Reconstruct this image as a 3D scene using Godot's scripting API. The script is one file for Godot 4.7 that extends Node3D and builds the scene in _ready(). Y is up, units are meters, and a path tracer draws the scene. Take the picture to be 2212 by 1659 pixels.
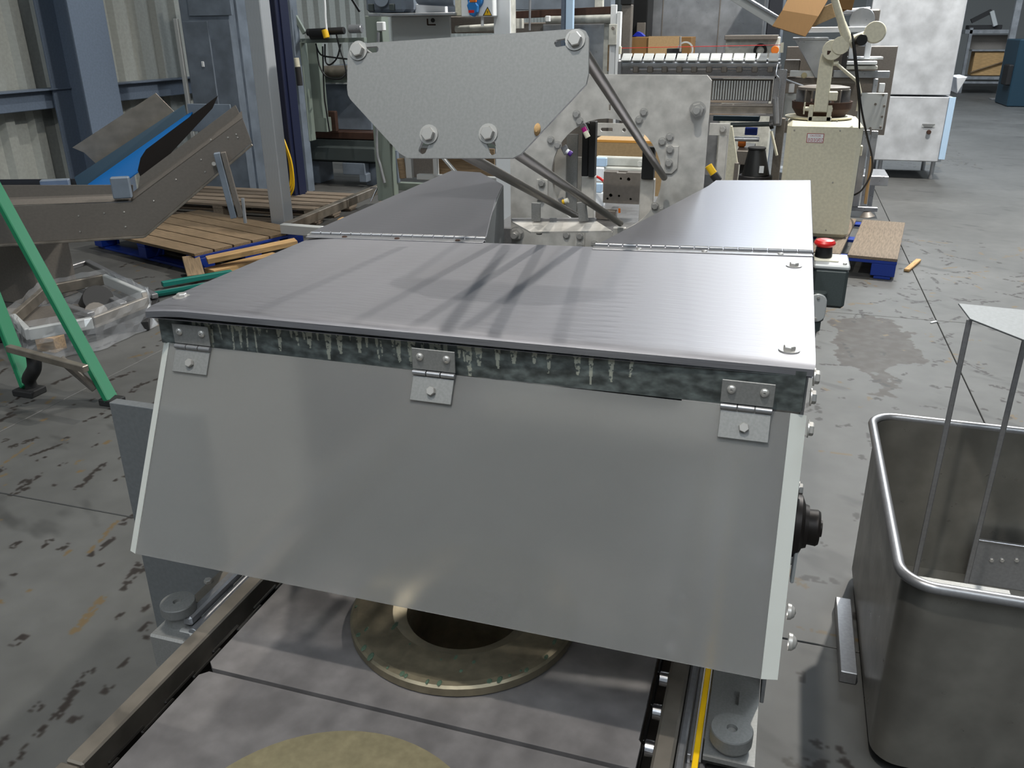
extends Node3D

# ------------------------------------------------------------------ geometry collector
class G:
	var v := PackedVector3Array()
	var n := PackedVector3Array()
	var t := PackedVector2Array()

	func tri(a: Vector3, b: Vector3, c: Vector3, na: Vector3, nb: Vector3, nc: Vector3) -> void:
		v.append_array([a, c, b])
		n.append_array([na, nc, nb])
		t.append_array([Vector2(a.x, -a.y), Vector2(c.x, -c.y), Vector2(b.x, -b.y)])

	func face(p: Array, out_from = null) -> void:
		var nn := Vector3.ZERO
		var mid := Vector3.ZERO
		for i in p.size():
			nn += (p[i] - p[0]).cross(p[(i + 1) % p.size()] - p[0])
			mid += p[i] / float(p.size())
		nn = nn.normalized()
		if out_from != null and nn.dot(mid - out_from) < 0.0:
			p = p.duplicate()
			p.reverse()
			nn = -nn
		for i in range(1, p.size() - 1):
			tri(p[0], p[i], p[i + 1], nn, nn, nn)

	func uvface(a: Vector3, b: Vector3, c: Vector3, d: Vector3) -> void:  # a lower left, b lower right, c upper right, d upper left
		var nn := (b - a).cross(c - a).normalized()
		tri(a, b, c, nn, nn, nn)
		tri(a, c, d, nn, nn, nn)
		var k := t.size()
		var q := [Vector2(0, 1), Vector2(1, 0), Vector2(1, 1), Vector2(0, 1), Vector2(0, 0), Vector2(1, 0)]
		for i in 6:
			t[k - 6 + i] = q[i]

	func box(xf: Transform3D, s: Vector3, bev := 0.0) -> void:
		var h := s * 0.5
		var b: float = min(bev, min(h.x, min(h.y, h.z)) * 0.6)
		for i in 3:
			var j := (i + 1) % 3
			var k := (i + 2) % 3
			for sg in [-1.0, 1.0]:
				var p := []
				for q in [[-1, -1], [1, -1], [1, 1], [-1, 1]]:
					var w := Vector3.ZERO
					w[i] = sg * h[i]
					w[j] = q[0] * (h[j] - b)
					w[k] = q[1] * (h[k] - b)
					p.append(xf * w)
				face(p, xf.origin)
			if b > 0.0:
				for q in [[-1, -1], [1, -1], [1, 1], [-1, 1]]:
					var p := []
					for e in [[0, -1], [0, 1], [1, 1], [1, -1]]:
						var w := Vector3.ZERO
						w[i] = e[1] * (h[i] - b)
						w[j] = q[0] * (h[j] - (b if e[0] == 0 else 0.0))
						w[k] = q[1] * (h[k] - (0.0 if e[0] == 0 else b))
						p.append(xf * w)
					face(p, xf.origin)
		if b > 0.0:
			for sx in [-1, 1]:
				for sy in [-1, 1]:
					for sz in [-1, 1]:
						face([xf * Vector3(sx * h.x, sy * (h.y - b), sz * (h.z - b)), xf * Vector3(sx * (h.x - b), sy * h.y, sz * (h.z - b)), xf * Vector3(sx * (h.x - b), sy * (h.y - b), sz * h.z)], xf.origin)

	func lathe(xf: Transform3D, prof: Array, seg := 20, from := 0.0, to := TAU) -> void:  # profile of (radius, height), from low to high, round local y
		for i in prof.size() - 1:
			var a: Vector2 = prof[i]
			var b: Vector2 = prof[i + 1]
			var d := b - a
			var pn := Vector2(d.y, -d.x).normalized()
			for k in seg:
				var p := []
				var m := []
				for e in [k, k + 1]:
					var w: float = from + (to - from) * e / seg
					var c := Vector3(cos(w), 0, -sin(w))
					p.append_array([xf * (c * a.x + Vector3.UP * a.y), xf * (c * b.x + Vector3.UP * b.y)])
					m.append((xf.basis * (c * pn.x + Vector3.UP * pn.y)).normalized())
				if a.x > 1e-6:
					tri(p[0], p[2], p[3], m[0], m[1], m[1])
				if b.x > 1e-6:
					tri(p[0], p[3], p[1], m[0], m[1], m[0])

	func cyl(a: Vector3, b: Vector3, ra: float, rb := -1.0, seg := 16) -> void:
		if rb < 0.0:
			rb = ra
		var l := a.distance_to(b)
		var e: float = min(0.12 * min(ra, rb), 0.003)
		lathe(along(a, b), [Vector2(0, 0), Vector2(ra - e, 0), Vector2(ra, e), Vector2(rb, l - e), Vector2(rb - e, l), Vector2(0, l)], seg)

	static func along(a: Vector3, b: Vector3) -> Transform3D:
		var y := (b - a).normalized()
		var x := y.cross(Vector3.FORWARD if absf(y.z) < 0.9 else Vector3.RIGHT).normalized()
		return Transform3D(Basis(x, y, x.cross(y)), a)

	func pipe(pts: Array, r: float, seg := 10) -> void:
		var rings := []
		var up := Vector3.UP
		for i in pts.size():
			var d: Vector3 = (pts[min(i + 1, pts.size() - 1)] - pts[max(i - 1, 0)]).normalized()
			var x := d.cross(up)
			if x.length() < 0.05:
				x = d.cross(Vector3.RIGHT)
			x = x.normalized()
			var y := x.cross(d).normalized()
			up = y
			var ring := []
			for k in seg + 1:
				var w := TAU * k / seg
				ring.append(x * cos(w) + y * sin(w))
			rings.append(ring)
		for i in pts.size() - 1:
			for k in seg:
				var p := [pts[i] + rings[i][k] * r, pts[i + 1] + rings[i + 1][k] * r, pts[i + 1] + rings[i + 1][k + 1] * r, pts[i] + rings[i][k + 1] * r]
				var m := [rings[i][k], rings[i + 1][k], rings[i + 1][k + 1], rings[i][k + 1]]
				if (p[1] - p[0]).cross(p[2] - p[0]).dot(m[0]) >= 0.0:
					tri(p[0], p[1], p[2], m[0], m[1], m[2])
					tri(p[0], p[2], p[3], m[0], m[2], m[3])
				else:
					tri(p[0], p[2], p[1], m[0], m[2], m[1])
					tri(p[0], p[3], p[2], m[0], m[3], m[2])
		for e in [0, pts.size() - 1]:
			var p := []
			for k in seg:
				p.append(pts[e] + rings[e][k] * r)
			face(p, pts[1] if e == 0 else pts[pts.size() - 2])

	static func area(p: PackedVector2Array) -> float:
		var s := 0.0
		for i in p.size():
			s += p[i].cross(p[(i + 1) % p.size()])
		return s

	# a plate: outline in local xy, its face at z = 0 looking along +z, its back at -th
	func plate(xf: Transform3D, outline: Array, th: float, holes := [], bev := 0.0) -> void:
		var p := PackedVector2Array(outline)
		if area(p) < 0.0:
			p.reverse()
		for hole in holes:
			var q := PackedVector2Array(hole)
			if area(q) > 0.0:
				q.reverse()
			var top := 0
			for i in q.size():
				if q[i].y > q[top].y:
					top = i
			var at := q[top]
			var best := 1e9
			var edge := -1
			for i in p.size():
				var a := p[i]
				var b := p[(i + 1) % p.size()]
				if (a.x - at.x) * (b.x - at.x) < 0.0:
					var y := a.y + (b.y - a.y) * (at.x - a.x) / (b.x - a.x)
					if y > at.y and y < best:
						best = y
						edge = i
			var r := PackedVector2Array()
			for i in p.size():
				r.append(p[i])
				if i == edge:
					var s := signf(p[(i + 1) % p.size()].x - p[i].x)
					r.append(Vector2(at.x - s * 2e-5, best))
					r.append(Vector2(at.x - s * 2e-5, at.y))
					for k in range(1, q.size()):
						r.append(q[(top + k) % q.size()])
					r.append(Vector2(at.x + s * 2e-5, at.y))
					r.append(Vector2(at.x + s * 2e-5, best))
			p = r
		var inner := p
		if bev > 0.0 and holes.is_empty():
			var o := Geometry2D.offset_polygon(p, -bev, Geometry2D.JOIN_MITER)
			if o.size() == 1 and o[0].size() == p.size():
				var shift := 0
				for i in p.size():
					if o[0][i].distance_to(p[0]) < o[0][shift].distance_to(p[0]):
						shift = i
				inner = PackedVector2Array()
				for i in p.size():
					inner.append(o[0][(i + shift) % p.size()])
		var fz := xf.basis.z.normalized()
		var idx := Geometry2D.triangulate_polygon(inner)
		for side in [0, 1]:
			var z: float = 0.0 if side == 0 else -th
			var nn := fz if side == 0 else -fz
			for i in range(0, idx.size(), 3):
				var a := xf * Vector3(inner[idx[i]].x, inner[idx[i]].y, z)
				var b := xf * Vector3(inner[idx[i + 1]].x, inner[idx[i + 1]].y, z)
				var c := xf * Vector3(inner[idx[i + 2]].x, inner[idx[i + 2]].y, z)
				if (b - a).cross(c - a).dot(nn) < 0.0:
					tri(a, c, b, nn, nn, nn)
				else:
					tri(a, b, c, nn, nn, nn)
		var cut: float = 0.0 if inner == p else bev
		for i in p.size():
			var a := p[i]
			var b := p[(i + 1) % p.size()]
			face([xf * Vector3(a.x, a.y, -th + cut), xf * Vector3(b.x, b.y, -th + cut), xf * Vector3(b.x, b.y, -cut), xf * Vector3(a.x, a.y, -cut)])
			if cut > 0.0:
				var c := inner[i]
				var d := inner[(i + 1) % p.size()]
				face([xf * Vector3(a.x, a.y, -cut), xf * Vector3(b.x, b.y, -cut), xf * Vector3(d.x, d.y, 0), xf * Vector3(c.x, c.y, 0)])
				face([xf * Vector3(b.x, b.y, cut - th), xf * Vector3(a.x, a.y, cut - th), xf * Vector3(c.x, c.y, -th), xf * Vector3(d.x, d.y, -th)])

	func hexbolt(xf: Transform3D, r: float, h: float, washer: float) -> void:  # along local y
		if washer > 0.0:
			lathe(xf, [Vector2(0, 0), Vector2(washer, 0), Vector2(washer, 0.0018), Vector2(0, 0.002)], 18)
		var p := []
		for k in 6:
			p.append(Vector3(cos(TAU * k / 6 + 0.3), 0, sin(TAU * k / 6 + 0.3)) * r)
		var top := []
		for k in 6:
			var a: Vector3 = p[k]
			var b: Vector3 = p[(k + 1) % 6]
			var u := Vector3.UP
			face([xf * a, xf * b, xf * (b + u * h * 0.82), xf * (a + u * h * 0.82)], xf.origin)
			face([xf * (a + u * h * 0.82), xf * (b + u * h * 0.82), xf * (b * 0.88 + u * h), xf * (a * 0.88 + u * h)], xf.origin)
			top.append(xf * (a * 0.88 + u * h))
		face(top, xf.origin)

	func mesh() -> ArrayMesh:
		var a := []
		a.resize(Mesh.ARRAY_MAX)
		a[Mesh.ARRAY_VERTEX] = v
		a[Mesh.ARRAY_NORMAL] = n
		a[Mesh.ARRAY_TEX_UV] = t
		var m := ArrayMesh.new()
		m.add_surface_from_arrays(Mesh.PRIMITIVE_TRIANGLES, a)
		return m

# ------------------------------------------------------------------ nodes
var M := {}
var taken := {}
var cache := {}
var rng := RandomNumberGenerator.new()

func numbered(called: String) -> String:
	var k: int = taken.get(called, -1) + 1
	taken[called] = k
	return called if k == 0 else "%s_%03d" % [called, k]

func thing(called: String, label: String, category: String, at: Vector3, group := "") -> Node3D:
	var o := Node3D.new()
	o.name = numbered(called)
	add_child(o)
	o.position = at
	o.set_meta("label", label)
	o.set_meta("category", category)
	if group:
		o.set_meta("group", group)
	return o

func world_of(o: Node3D) -> Transform3D:
	return Transform3D() if o == self else world_of(o.get_parent()) * o.transform

func put(parent: Node3D, called: String, g: G, m: Material, label := "") -> MeshInstance3D:  # g in world coordinates
	var lo := g.v[0]
	var hi := g.v[0]
	for p in g.v:
		lo = lo.min(p)
		hi = hi.max(p)
	var c := (lo + hi) * 0.5
	for i in g.v.size():
		g.v[i] -= c
	var o := MeshInstance3D.new()
	o.name = called
	o.mesh = g.mesh()
	o.material_override = m
	parent.add_child(o, true)
	o.transform = world_of(parent).affine_inverse() * Transform3D(Basis(), c)
	if label:
		o.set_meta("label", label)
	return o

func inst(parent: Node3D, called: String, mesh: Mesh, m: Material, xf: Transform3D) -> MeshInstance3D:
	var o := MeshInstance3D.new()
	o.name = called
	o.mesh = mesh
	o.material_override = m
	parent.add_child(o, true)
	o.transform = world_of(parent).affine_inverse() * xf
	return o

func bx(parent: Node3D, called: String, m: Material, c: Vector3, s: Vector3, bev := 0.003, turn := Basis()) -> MeshInstance3D:
	var key := "%.4f %.4f %.4f %.4f" % [s.x, s.y, s.z, bev]
	if not cache.has(key):
		var g := G.new()
		g.box(Transform3D(), s, bev)
		cache[key] = g.mesh()
	return inst(parent, called, cache[key], m, Transform3D(turn, c))

func bar(parent: Node3D, called: String, m: Material, a: Vector3, b: Vector3, w: float, h: float, bev := 0.002, up := Vector3.UP) -> MeshInstance3D:  # a bar of section w x h; its long side is local x
	var x := (b - a).normalized()
	var z := x.cross(up).normalized()
	return bx(parent, called, m, (a + b) * 0.5, Vector3(a.distance_to(b), h, w), bev, Basis(x, z.cross(x), z))

func rod(parent: Node3D, called: String, m: Material, a: Vector3, b: Vector3, r: float, rb := -1.0, seg := 16) -> MeshInstance3D:
	var g := G.new()
	g.cyl(a, b, r, rb, seg)
	return put(parent, called, g, m)

func hose(parent: Node3D, called: String, m: Material, pts: Array, r: float) -> MeshInstance3D:
	var c := Curve3D.new()
	for i in pts.size():
		var tan: Vector3 = (pts[min(i + 1, pts.size() - 1)] - pts[max(i - 1, 0)]) / 6.0
		c.add_point(pts[i], -tan, tan)
	var p := []
	for i in 8 * (pts.size() - 1) + 1:
		p.append(c.samplef(i / 8.0))
	var g := G.new()
	g.pipe(p, r, 8)
	return put(parent, called, g, m)

func bolt(parent: Node3D, at: Vector3, normal: Vector3, r := 0.0085, m: Material = null, called := "bolt", washer := 1.45) -> MeshInstance3D:
	var key := "bolt %.4f %.2f" % [r, washer]
	if not cache.has(key):
		var g := G.new()
		g.hexbolt(Transform3D(), r, r * 0.85, r * washer)
		cache[key] = g.mesh()
	return inst(parent, called, cache[key], m if m else M.bolt, G.along(at, at + normal))

func structure(called: String) -> Node3D:
	var o := Node3D.new()
	o.name = called
	add_child(o)
	o.set_meta("kind", "structure")
	return o

# ------------------------------------------------------------------ materials
func grey(seed_: int, freq: float, lo: float, hi: float, w := 256, h := 256, oct := 4, power := 1.0) -> ImageTexture:
	var f := FastNoiseLite.new()
	f.seed = seed_
	f.frequency = freq
	f.fractal_octaves = oct
	var im := f.get_seamless_image(w, h)
	im.convert(Image.FORMAT_L8)
	var d := im.get_data()
	for i in d.size():
		d[i] = int(clampf(lo + (hi - lo) * pow(d[i] / 255.0, power), 0.0, 1.0) * 255.0)
	return ImageTexture.create_from_image(Image.create_from_data(w, h, false, Image.FORMAT_L8, d))

func mat(key: String, c: Color, rough: float, metal := 0.0, tex = null, scale := Vector3.ONE, rtex = null) -> StandardMaterial3D:
	var m := StandardMaterial3D.new()
	m.resource_name = key
	m.albedo_color = c
	m.roughness = rough
	m.metallic = metal
	if tex:
		m.albedo_texture = tex
	if rtex:
		m.roughness_texture = rtex
		m.roughness_texture_channel = BaseMaterial3D.TEXTURE_CHANNEL_RED
	if tex or rtex:
		m.uv1_triplanar = true
		m.uv1_scale = scale
	M[key] = m
	return m

func materials() -> void:
	var speck := grey(3, 0.05, 0.91, 1.0)
	var blotch := grey(5, 0.012, 0.82, 1.0, 256, 256, 5)
	var brush := grey(7, 0.03, 0.92, 1.0, 256, 256, 3)
	var rvar := grey(9, 0.02, 0.78, 1.0, 256, 256, 5)
	var grain := grey(11, 0.02, 0.74, 1.0, 256, 256, 5)
	mat("lid", Color(0.66, 0.66, 0.685), 0.57, 1.0, brush, Vector3(1.2, 40, 40), rvar)
	mat("cover", Color(0.60, 0.60, 0.63), 0.42, 1.0, brush, Vector3(1.2, 40, 40), rvar)
	mat("steel", Color(0.62, 0.62, 0.63), 0.40, 0.7, speck, Vector3(6, 6, 6), rvar)
	mat("satin", Color(0.56, 0.56, 0.553), 0.52, 0.5, speck, Vector3(14, 14, 14))
	mat("blasted", Color(0.80, 0.785, 0.76), 0.5, 0.25, blotch, Vector3(5, 5, 5))
	mat("bolt", Color(0.70, 0.69, 0.675), 0.33, 0.5)
	mat("postmetal", Color(0.74, 0.755, 0.775), 0.4, 0.45, brush, Vector3(40, 1.2, 40))
	mat("bright", Color(0.82, 0.82, 0.84), 0.22, 1.0, null, Vector3.ONE)
	mat("rods", Color(0.36, 0.345, 0.32), 0.42, 0.9)
	mat("slat", Color(0.53, 0.515, 0.515), 0.50, 0.45, blotch, Vector3(4, 4, 4), rvar)
	mat("rail", Color(0.60, 0.57, 0.53), 0.5, 0.8, blotch, Vector3(3, 3, 3))
	mat("greasy", Color(0.11, 0.10, 0.09), 0.4, 0.3, speck, Vector3(8, 8, 8))
	mat("bronze", Color(0.53, 0.495, 0.415), 0.48, 0.7, blotch, Vector3(9, 9, 9), rvar)
	mat("brass", Color(0.68, 0.64, 0.515), 0.5, 0.7, speck, Vector3(5, 5, 5), rvar)
	mat("verdigris", Color(0.25, 0.33, 0.26), 0.8, 0.0, speck, Vector3(20, 20, 20))
	mat("iron", Color(0.16, 0.135, 0.125), 0.45, 0.5, speck, Vector3(20, 20, 20))
	mat("hammer", Color(0.27, 0.30, 0.30), 0.5, 0.1, speck, Vector3(20, 20, 20))
	mat("panel", Color(0.45, 0.465, 0.475), 0.55, 0.4, speck, Vector3(6, 6, 6))
	mat("alloy", Color(0.74, 0.75, 0.75), 0.5, 0.3)
	mat("red", Color(0.80, 0.10, 0.09), 0.38)
	mat("black", Color(0.045, 0.045, 0.05), 0.45)
	mat("rubber", Color(0.10, 0.10, 0.105), 0.75)
	mat("ivory", Color(0.85, 0.83, 0.76), 0.5)
	mat("cream", Color(0.86, 0.84, 0.755), 0.45, 0.0, speck, Vector3(3, 3, 3))
	mat("white", Color(0.88, 0.89, 0.90), 0.45)
	mat("offwhite", Color(0.80, 0.80, 0.77), 0.55, 0.0, blotch, Vector3(4, 4, 4))
	mat("paleblue", Color(0.68, 0.78, 0.88), 0.5)
	mat("yellow", Color(0.88, 0.70, 0.06), 0.45)
	mat("orange", Color(0.80, 0.42, 0.10), 0.5)
	mat("magenta", Color(0.85, 0.08, 0.58), 0.5)
	mat("purple", Color(0.30, 0.14, 0.52), 0.55)
	mat("blue", Color(0.03, 0.19, 0.55), 0.5, 0.0, speck, Vector3(10, 10, 10))
	mat("skyblue", Color(0.12, 0.45, 0.72), 0.5)
	mat("navy", Color(0.055, 0.085, 0.20), 0.5)
	mat("green", Color(0.0, 0.40, 0.26), 0.5)
	mat("teal", Color(0.05, 0.42, 0.38), 0.5)
	mat("greypaint", Color(0.47, 0.51, 0.56), 0.5, 0.0, blotch, Vector3(1.5, 1.5, 1.5))
	mat("column", Color(0.40, 0.45, 0.52), 0.5, 0.0, speck, Vector3(3, 3, 3))
	mat("columndark", Color(0.13, 0.14, 0.17), 0.5)
	mat("greenish", Color(0.46, 0.50, 0.47), 0.55)
	mat("charcoal", Color(0.13, 0.125, 0.13), 0.6, 0.0, speck, Vector3(4, 4, 4))
	mat("galv", Color(0.72, 0.73, 0.75), 0.34, 0.65, blotch, Vector3(1.6, 1.6, 1.6), rvar)
	mat("cabinet", Color(0.86, 0.87, 0.89), 0.40, 0.35, blotch, Vector3(1.3, 1.3, 1.3), rvar)
	mat("dullgalv", Color(0.50, 0.475, 0.45), 0.5, 0.45, speck, Vector3(4, 4, 4))
	mat("tub", Color(0.55, 0.54, 0.515), 0.34, 0.55, blotch, Vector3(2, 2, 2), rvar)
	mat("cladding", Color(0.66, 0.67, 0.65), 0.5, 0.1, speck, Vector3(2, 2, 2))
	mat("roof", Color(0.55, 0.56, 0.57), 0.6)
	mat("shedwall", Color(0.64, 0.65, 0.65), 0.7)
	mat("wood", Color(0.56, 0.475, 0.37), 0.85, 0.0, grain, Vector3(1.2, 14, 14))
	mat("woodgrey", Color(0.50, 0.445, 0.385), 0.85, 0.0, grain, Vector3(1.2, 14, 14))
	mat("woodnew", Color(0.78, 0.63, 0.43), 0.8, 0.0, grain, Vector3(1.0, 12, 12))
	mat("card", Color(0.70, 0.585, 0.43), 0.85, 0.0, speck, Vector3(4, 4, 4))
	mat("cardbrown", Color(0.50, 0.375, 0.22), 0.85, 0.0, brush, Vector3(20, 1, 1))
	mat("rust", Color(0.24, 0.14, 0.09), 0.75, 0.0, blotch, Vector3(8, 8, 8))
	mat("beltblue", Color(0.05, 0.40, 0.68), 0.45)
	mat("slate", Color(0.15, 0.25, 0.31), 0.4, 0.2)
	mat("glove", Color(0.02, 0.12, 0.62), 0.4)
	mat("tag", Color(0.85, 0.60, 0.27), 0.7)
	mat("ink", Color(0.10, 0.08, 0.07), 0.7)
	mat("redink", Color(0.62, 0.16, 0.20), 0.7)
	var f := mat("frosted", Color(0.79, 0.788, 0.78, 0.17), 0.19)
	var fe := mat("frosted_edge", Color(0.86, 0.87, 0.85, 0.72), 0.45)
	fe.refraction_enabled = true
	fe.refraction_scale = 0.05
	fe.transparency = BaseMaterial3D.TRANSPARENCY_ALPHA
	f.refraction_enabled = true
	f.refraction_scale = 0.05
	f.transparency = BaseMaterial3D.TRANSPARENCY_ALPHA
	var w := mat("wrap", Color(0.92, 0.93, 0.95, 0.16), 0.12)
	w.transparency = BaseMaterial3D.TRANSPARENCY_ALPHA
	var l := mat("skylight", Color(0.9, 0.92, 0.95), 0.6)
	l.emission_enabled = true
	l.emission = Color(0.93, 0.97, 1.0)
	l.emission_energy_multiplier = 7.0
	var h := mat("lampglass", Color(0.95, 0.95, 0.92), 0.4)
	h.emission_enabled = true
	h.emission = Color(1.0, 0.98, 0.93)
	h.emission_energy_multiplier = 30.0

func floor_texture() -> ImageTexture:  # ten metres square: x -5.5 .. 4.5, z -9.5 .. 0.5
	var n := 1400
	var a := FastNoiseLite.new(); a.seed = 21; a.frequency = 0.006; a.fractal_octaves = 5
	var b := FastNoiseLite.new(); b.seed = 22; b.frequency = 0.05; b.fractal_octaves = 3
	var c := FastNoiseLite.new(); c.seed = 23; c.frequency = 0.03; c.fractal_octaves = 4
	var im := Image.create_empty(n, n, false, Image.FORMAT_RGB8)
	for y in n:
		for x in n:
			var k := 0.90 + 0.13 * a.get_noise_2d(x, y) + 0.06 * b.get_noise_2d(x, y)
			var s := c.get_noise_2d(x * 0.35 + y * 0.20, y * 0.9 - x * 0.5)  # scuffs drawn out along the traffic
			if s > 0.36:
				k *= 1.0 - 0.9 * minf(s - 0.36, 0.25)
			im.set_pixel(x, y, Color(0.355 * k, 0.355 * k, 0.35 * k))
	var px := n / 10.0
	# the worn brown patch beside the machine, with a ragged outline
	var patch := PackedVector2Array([Vector2(0.349, -4.782), Vector2(0.564, -4.930), Vector2(0.728, -4.759), Vector2(0.768, -4.236), Vector2(0.728, -4.161), Vector2(0.617, -4.179), Vector2(0.564, -3.710), Vector2(0.510, -3.748), Vector2(0.491, -4.030), Vector2(0.363, -4.086)])
	var smear := PackedVector2Array([Vector2(0.302, -4.769), Vector2(0.301, -3.006), Vector2(0.201, -2.939)])
	for y in range(int((-5.4 + 9.5) * px), int((-3.4 + 9.5) * px)):
		for x in range(int((0.1 + 5.5) * px), int((1.1 + 5.5) * px)):
			var p := Vector2(x / px - 5.5, y / px - 9.5) + Vector2(b.get_noise_2d(x, y), b.get_noise_2d(y, x + 99)) * 0.07
			if Geometry2D.is_point_in_polygon(p, patch):
				var q := im.get_pixel(x, y)
				var g := 0.60 + 0.5 * b.get_noise_2d(x * 1.5, y * 1.5)
				im.set_pixel(x, y, q.lerp(Color(0.20, 0.17, 0.145), clampf(g + 0.25, 0.0, 1.0)))
	rng.seed = 5
	for i in 2800:  # spots, flakes and drag marks of dirt
		var p := Vector2(rng.randf_range(-4.4, 2.2), rng.randf_range(-7.0, -0.8))
		var d := Vector2.from_angle(rng.randf_range(1.15, 1.95) if p.x < -0.9 else rng.randf_range(0.0, PI))
		var l := rng.randf_range(0.01, 0.05) if rng.randf() < 0.7 else rng.randf_range(0.06, 0.22)
		var w := rng.randf_range(0.003, 0.011)
		var tone := Color(0.13, 0.11, 0.10) if rng.randf() < 0.75 else Color(0.36, 0.30, 0.21)
		var st := int(l * px) + 1
		for s in st * 2:
			var q := p + d * l * (s / (2.0 * st))
			for e in range(-2, 3):
				var r := q + d.orthogonal() * w * e * 0.5
				var xx := int((r.x + 5.5) * px)
				var yy := int((r.y + 9.5) * px)
				if xx > 0 and yy > 0 and xx < n and yy < n and b.get_noise_2d(xx * 4, yy * 4) > -0.1:
					im.set_pixel(xx, yy, im.get_pixel(xx, yy).lerp(tone, 0.62))
	return ImageTexture.create_from_image(im)

func drip_texture() -> ImageTexture:  # dried pale runs on the dark band, with outlines of their own
	var w := 1024
	var h := 56
	var im := Image.create_empty(w, h, false, Image.FORMAT_RGB8)
	var a := FastNoiseLite.new(); a.seed = 31; a.frequency = 0.03; a.fractal_octaves = 4
	for y in h:
		for x in w:
			var k := 0.8 + 0.45 * a.get_noise_2d(x, y * 2.0)
			im.set_pixel(x, y, Color(0.36 * k, 0.385 * k, 0.38 * k))
	rng.seed = 8
	var x := 70.0
	while x < 800.0:
		var wide := rng.randf_range(2.0, 8.0)
		var long := h * rng.randf_range(0.35, 1.1)
		var drift := rng.randf_range(-0.08, 0.12)
		for y in int(minf(long, h)):
			var r := wide * (1.0 - 0.72 * y / long)
			for e in range(int(-r), int(r) + 1):
				var xx := int(x + e + drift * y)
				if xx >= 0 and xx < w and a.get_noise_2d(xx * 3, y * 3) > -0.28:
					im.set_pixel(xx, y, im.get_pixel(xx, y).lerp(Color(0.68, 0.68, 0.62), 0.75))
		x += rng.randf_range(5.0, 22.0) if x < 560.0 else rng.randf_range(12.0, 44.0)
	return ImageTexture.create_from_image(im)

func _ready() -> void:
	# ---------------------------------------------------------------- camera, light, exposure
	var cam := Camera3D.new()
	cam.name = "camera"
	add_child(cam)
	cam.position = Vector3(0, 1.5, 0)
	cam.rotation = Vector3(-0.398508, 0.308635, -0.009134)
	cam.fov = 49.216
	cam.near = 0.05
	cam.far = 100.0
	cam.current = true
	var env := Environment.new()
	env.background_mode = Environment.BG_COLOR
	env.background_color = Color(0.75, 0.80, 0.86)
	env.background_energy_multiplier = 0.6
	env.tonemap_mode = Environment.TONE_MAPPER_LINEAR
	env.tonemap_exposure = 0.74
	env.sdfgi_enabled = true
	env.ssao_enabled = true
	env.ssil_enabled = true
	var we := WorldEnvironment.new()
	we.name = "environment"
	we.environment = env
	add_child(we)
	materials()
	skylights()
	high_bay_lamps()
	shell()
	hood()
	conveyor()
	tub_and_stand()
	cream_machine()
	wrapping_machine()
	steel_cabinet()
	far_rack()
	slicer()
	middle_background()
	left_machines()
	inclined_conveyor()
	left_floor_things()

func skylights() -> void:
	var k := 1
	for s in [[-0.4, -16.5, 28.0], [1.0, -16.5, 33.0], [2.4, -16.5, 36.0], [3.0, -8.0, 22.0], [6.0, -8.0, 14.0], [6.0, -16.5, 20.0], [-3.0, 3.2, 14.0], [0.6, 3.2, 14.0], [4.0, 3.2, 14.0]]:
		var w := structure("window_%d" % k)
		k += 1
		bx(w, "pane", M.skylight, Vector3(s[0], 6.96, s[1]), Vector3(1.2, 0.03, 3.6), 0.0)
		bx(w, "window_frame", M.roof, Vector3(s[0] - 0.64, 6.95, s[1]), Vector3(0.08, 0.08, 3.76))
		bx(w, "window_frame", M.roof, Vector3(s[0] + 0.64, 6.95, s[1]), Vector3(0.08, 0.08, 3.76))
		var l := AreaLight3D.new()
		l.name = "skylight_area"
		w.add_child(l)
		l.area_size = Vector2(1.2, 3.6)
		l.position = Vector3(s[0], 6.90, s[1])
		l.rotation = Vector3(-PI / 2, 0, 0)
		l.light_color = Color(0.93, 0.97, 1.0)
		l.light_energy = s[2]
		l.area_range = 60.0
		l.shadow_enabled = true

func high_bay_lamps() -> void:
	for s in [[-0.6, 0.1, 21.0, "domed metal high bay lamp hanging over the slat conveyor"], [1.5, -7.2, 72.0, "domed metal high bay lamp added to brighten the steel cabinet"], [-2.9, -5.6, 15.0, "domed metal high bay lamp added to brighten the cladding wall"]]:  # cabinet and wall lamps are unseen, added to brighten those two parts
		var o := thing("high_bay_lamp", s[3], "lamp", Vector3(s[0], 5.6, s[1]), "high bay lamps under the roof")
		var g := G.new()
		g.lathe(Transform3D(Basis(), Vector3(s[0], 5.6, s[1])), [Vector2(0.26, 0.0), Vector2(0.27, 0.01), Vector2(0.20, 0.18), Vector2(0.09, 0.26), Vector2(0.08, 0.46), Vector2(0.0, 0.47)], 28)
		put(o, "shade", g, M.bright)
		rod(o, "hook", M.columndark, Vector3(s[0], 6.06, s[1]), Vector3(s[0], 7.0, s[1]), 0.012)
		g = G.new()
		g.lathe(Transform3D(Basis(), Vector3(s[0], 5.6, s[1])), [Vector2(0.0, 0.05), Vector2(0.17, 0.05), Vector2(0.17, 0.07), Vector2(0.0, 0.075)], 24)
		put(o, "lamp_glass", g, M.lampglass)
		var l := SpotLight3D.new()
		l.name = "lamp_light"
		o.add_child(l)
		l.position = Vector3(0, 0.03, 0)
		l.rotation = Vector3(-PI / 2, 0, 0)
		l.spot_angle = 56.0 if s[0] < -1.0 else 72.0  # narrower cone keeps the added wall lamp off the upper cladding
		l.spot_angle_attenuation = 0.6
		l.spot_range = 40.0
		l.light_size = 0.08
		l.light_color = Color(1.0, 0.98, 0.94)
		l.light_energy = s[2]
		l.shadow_enabled = true

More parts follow.
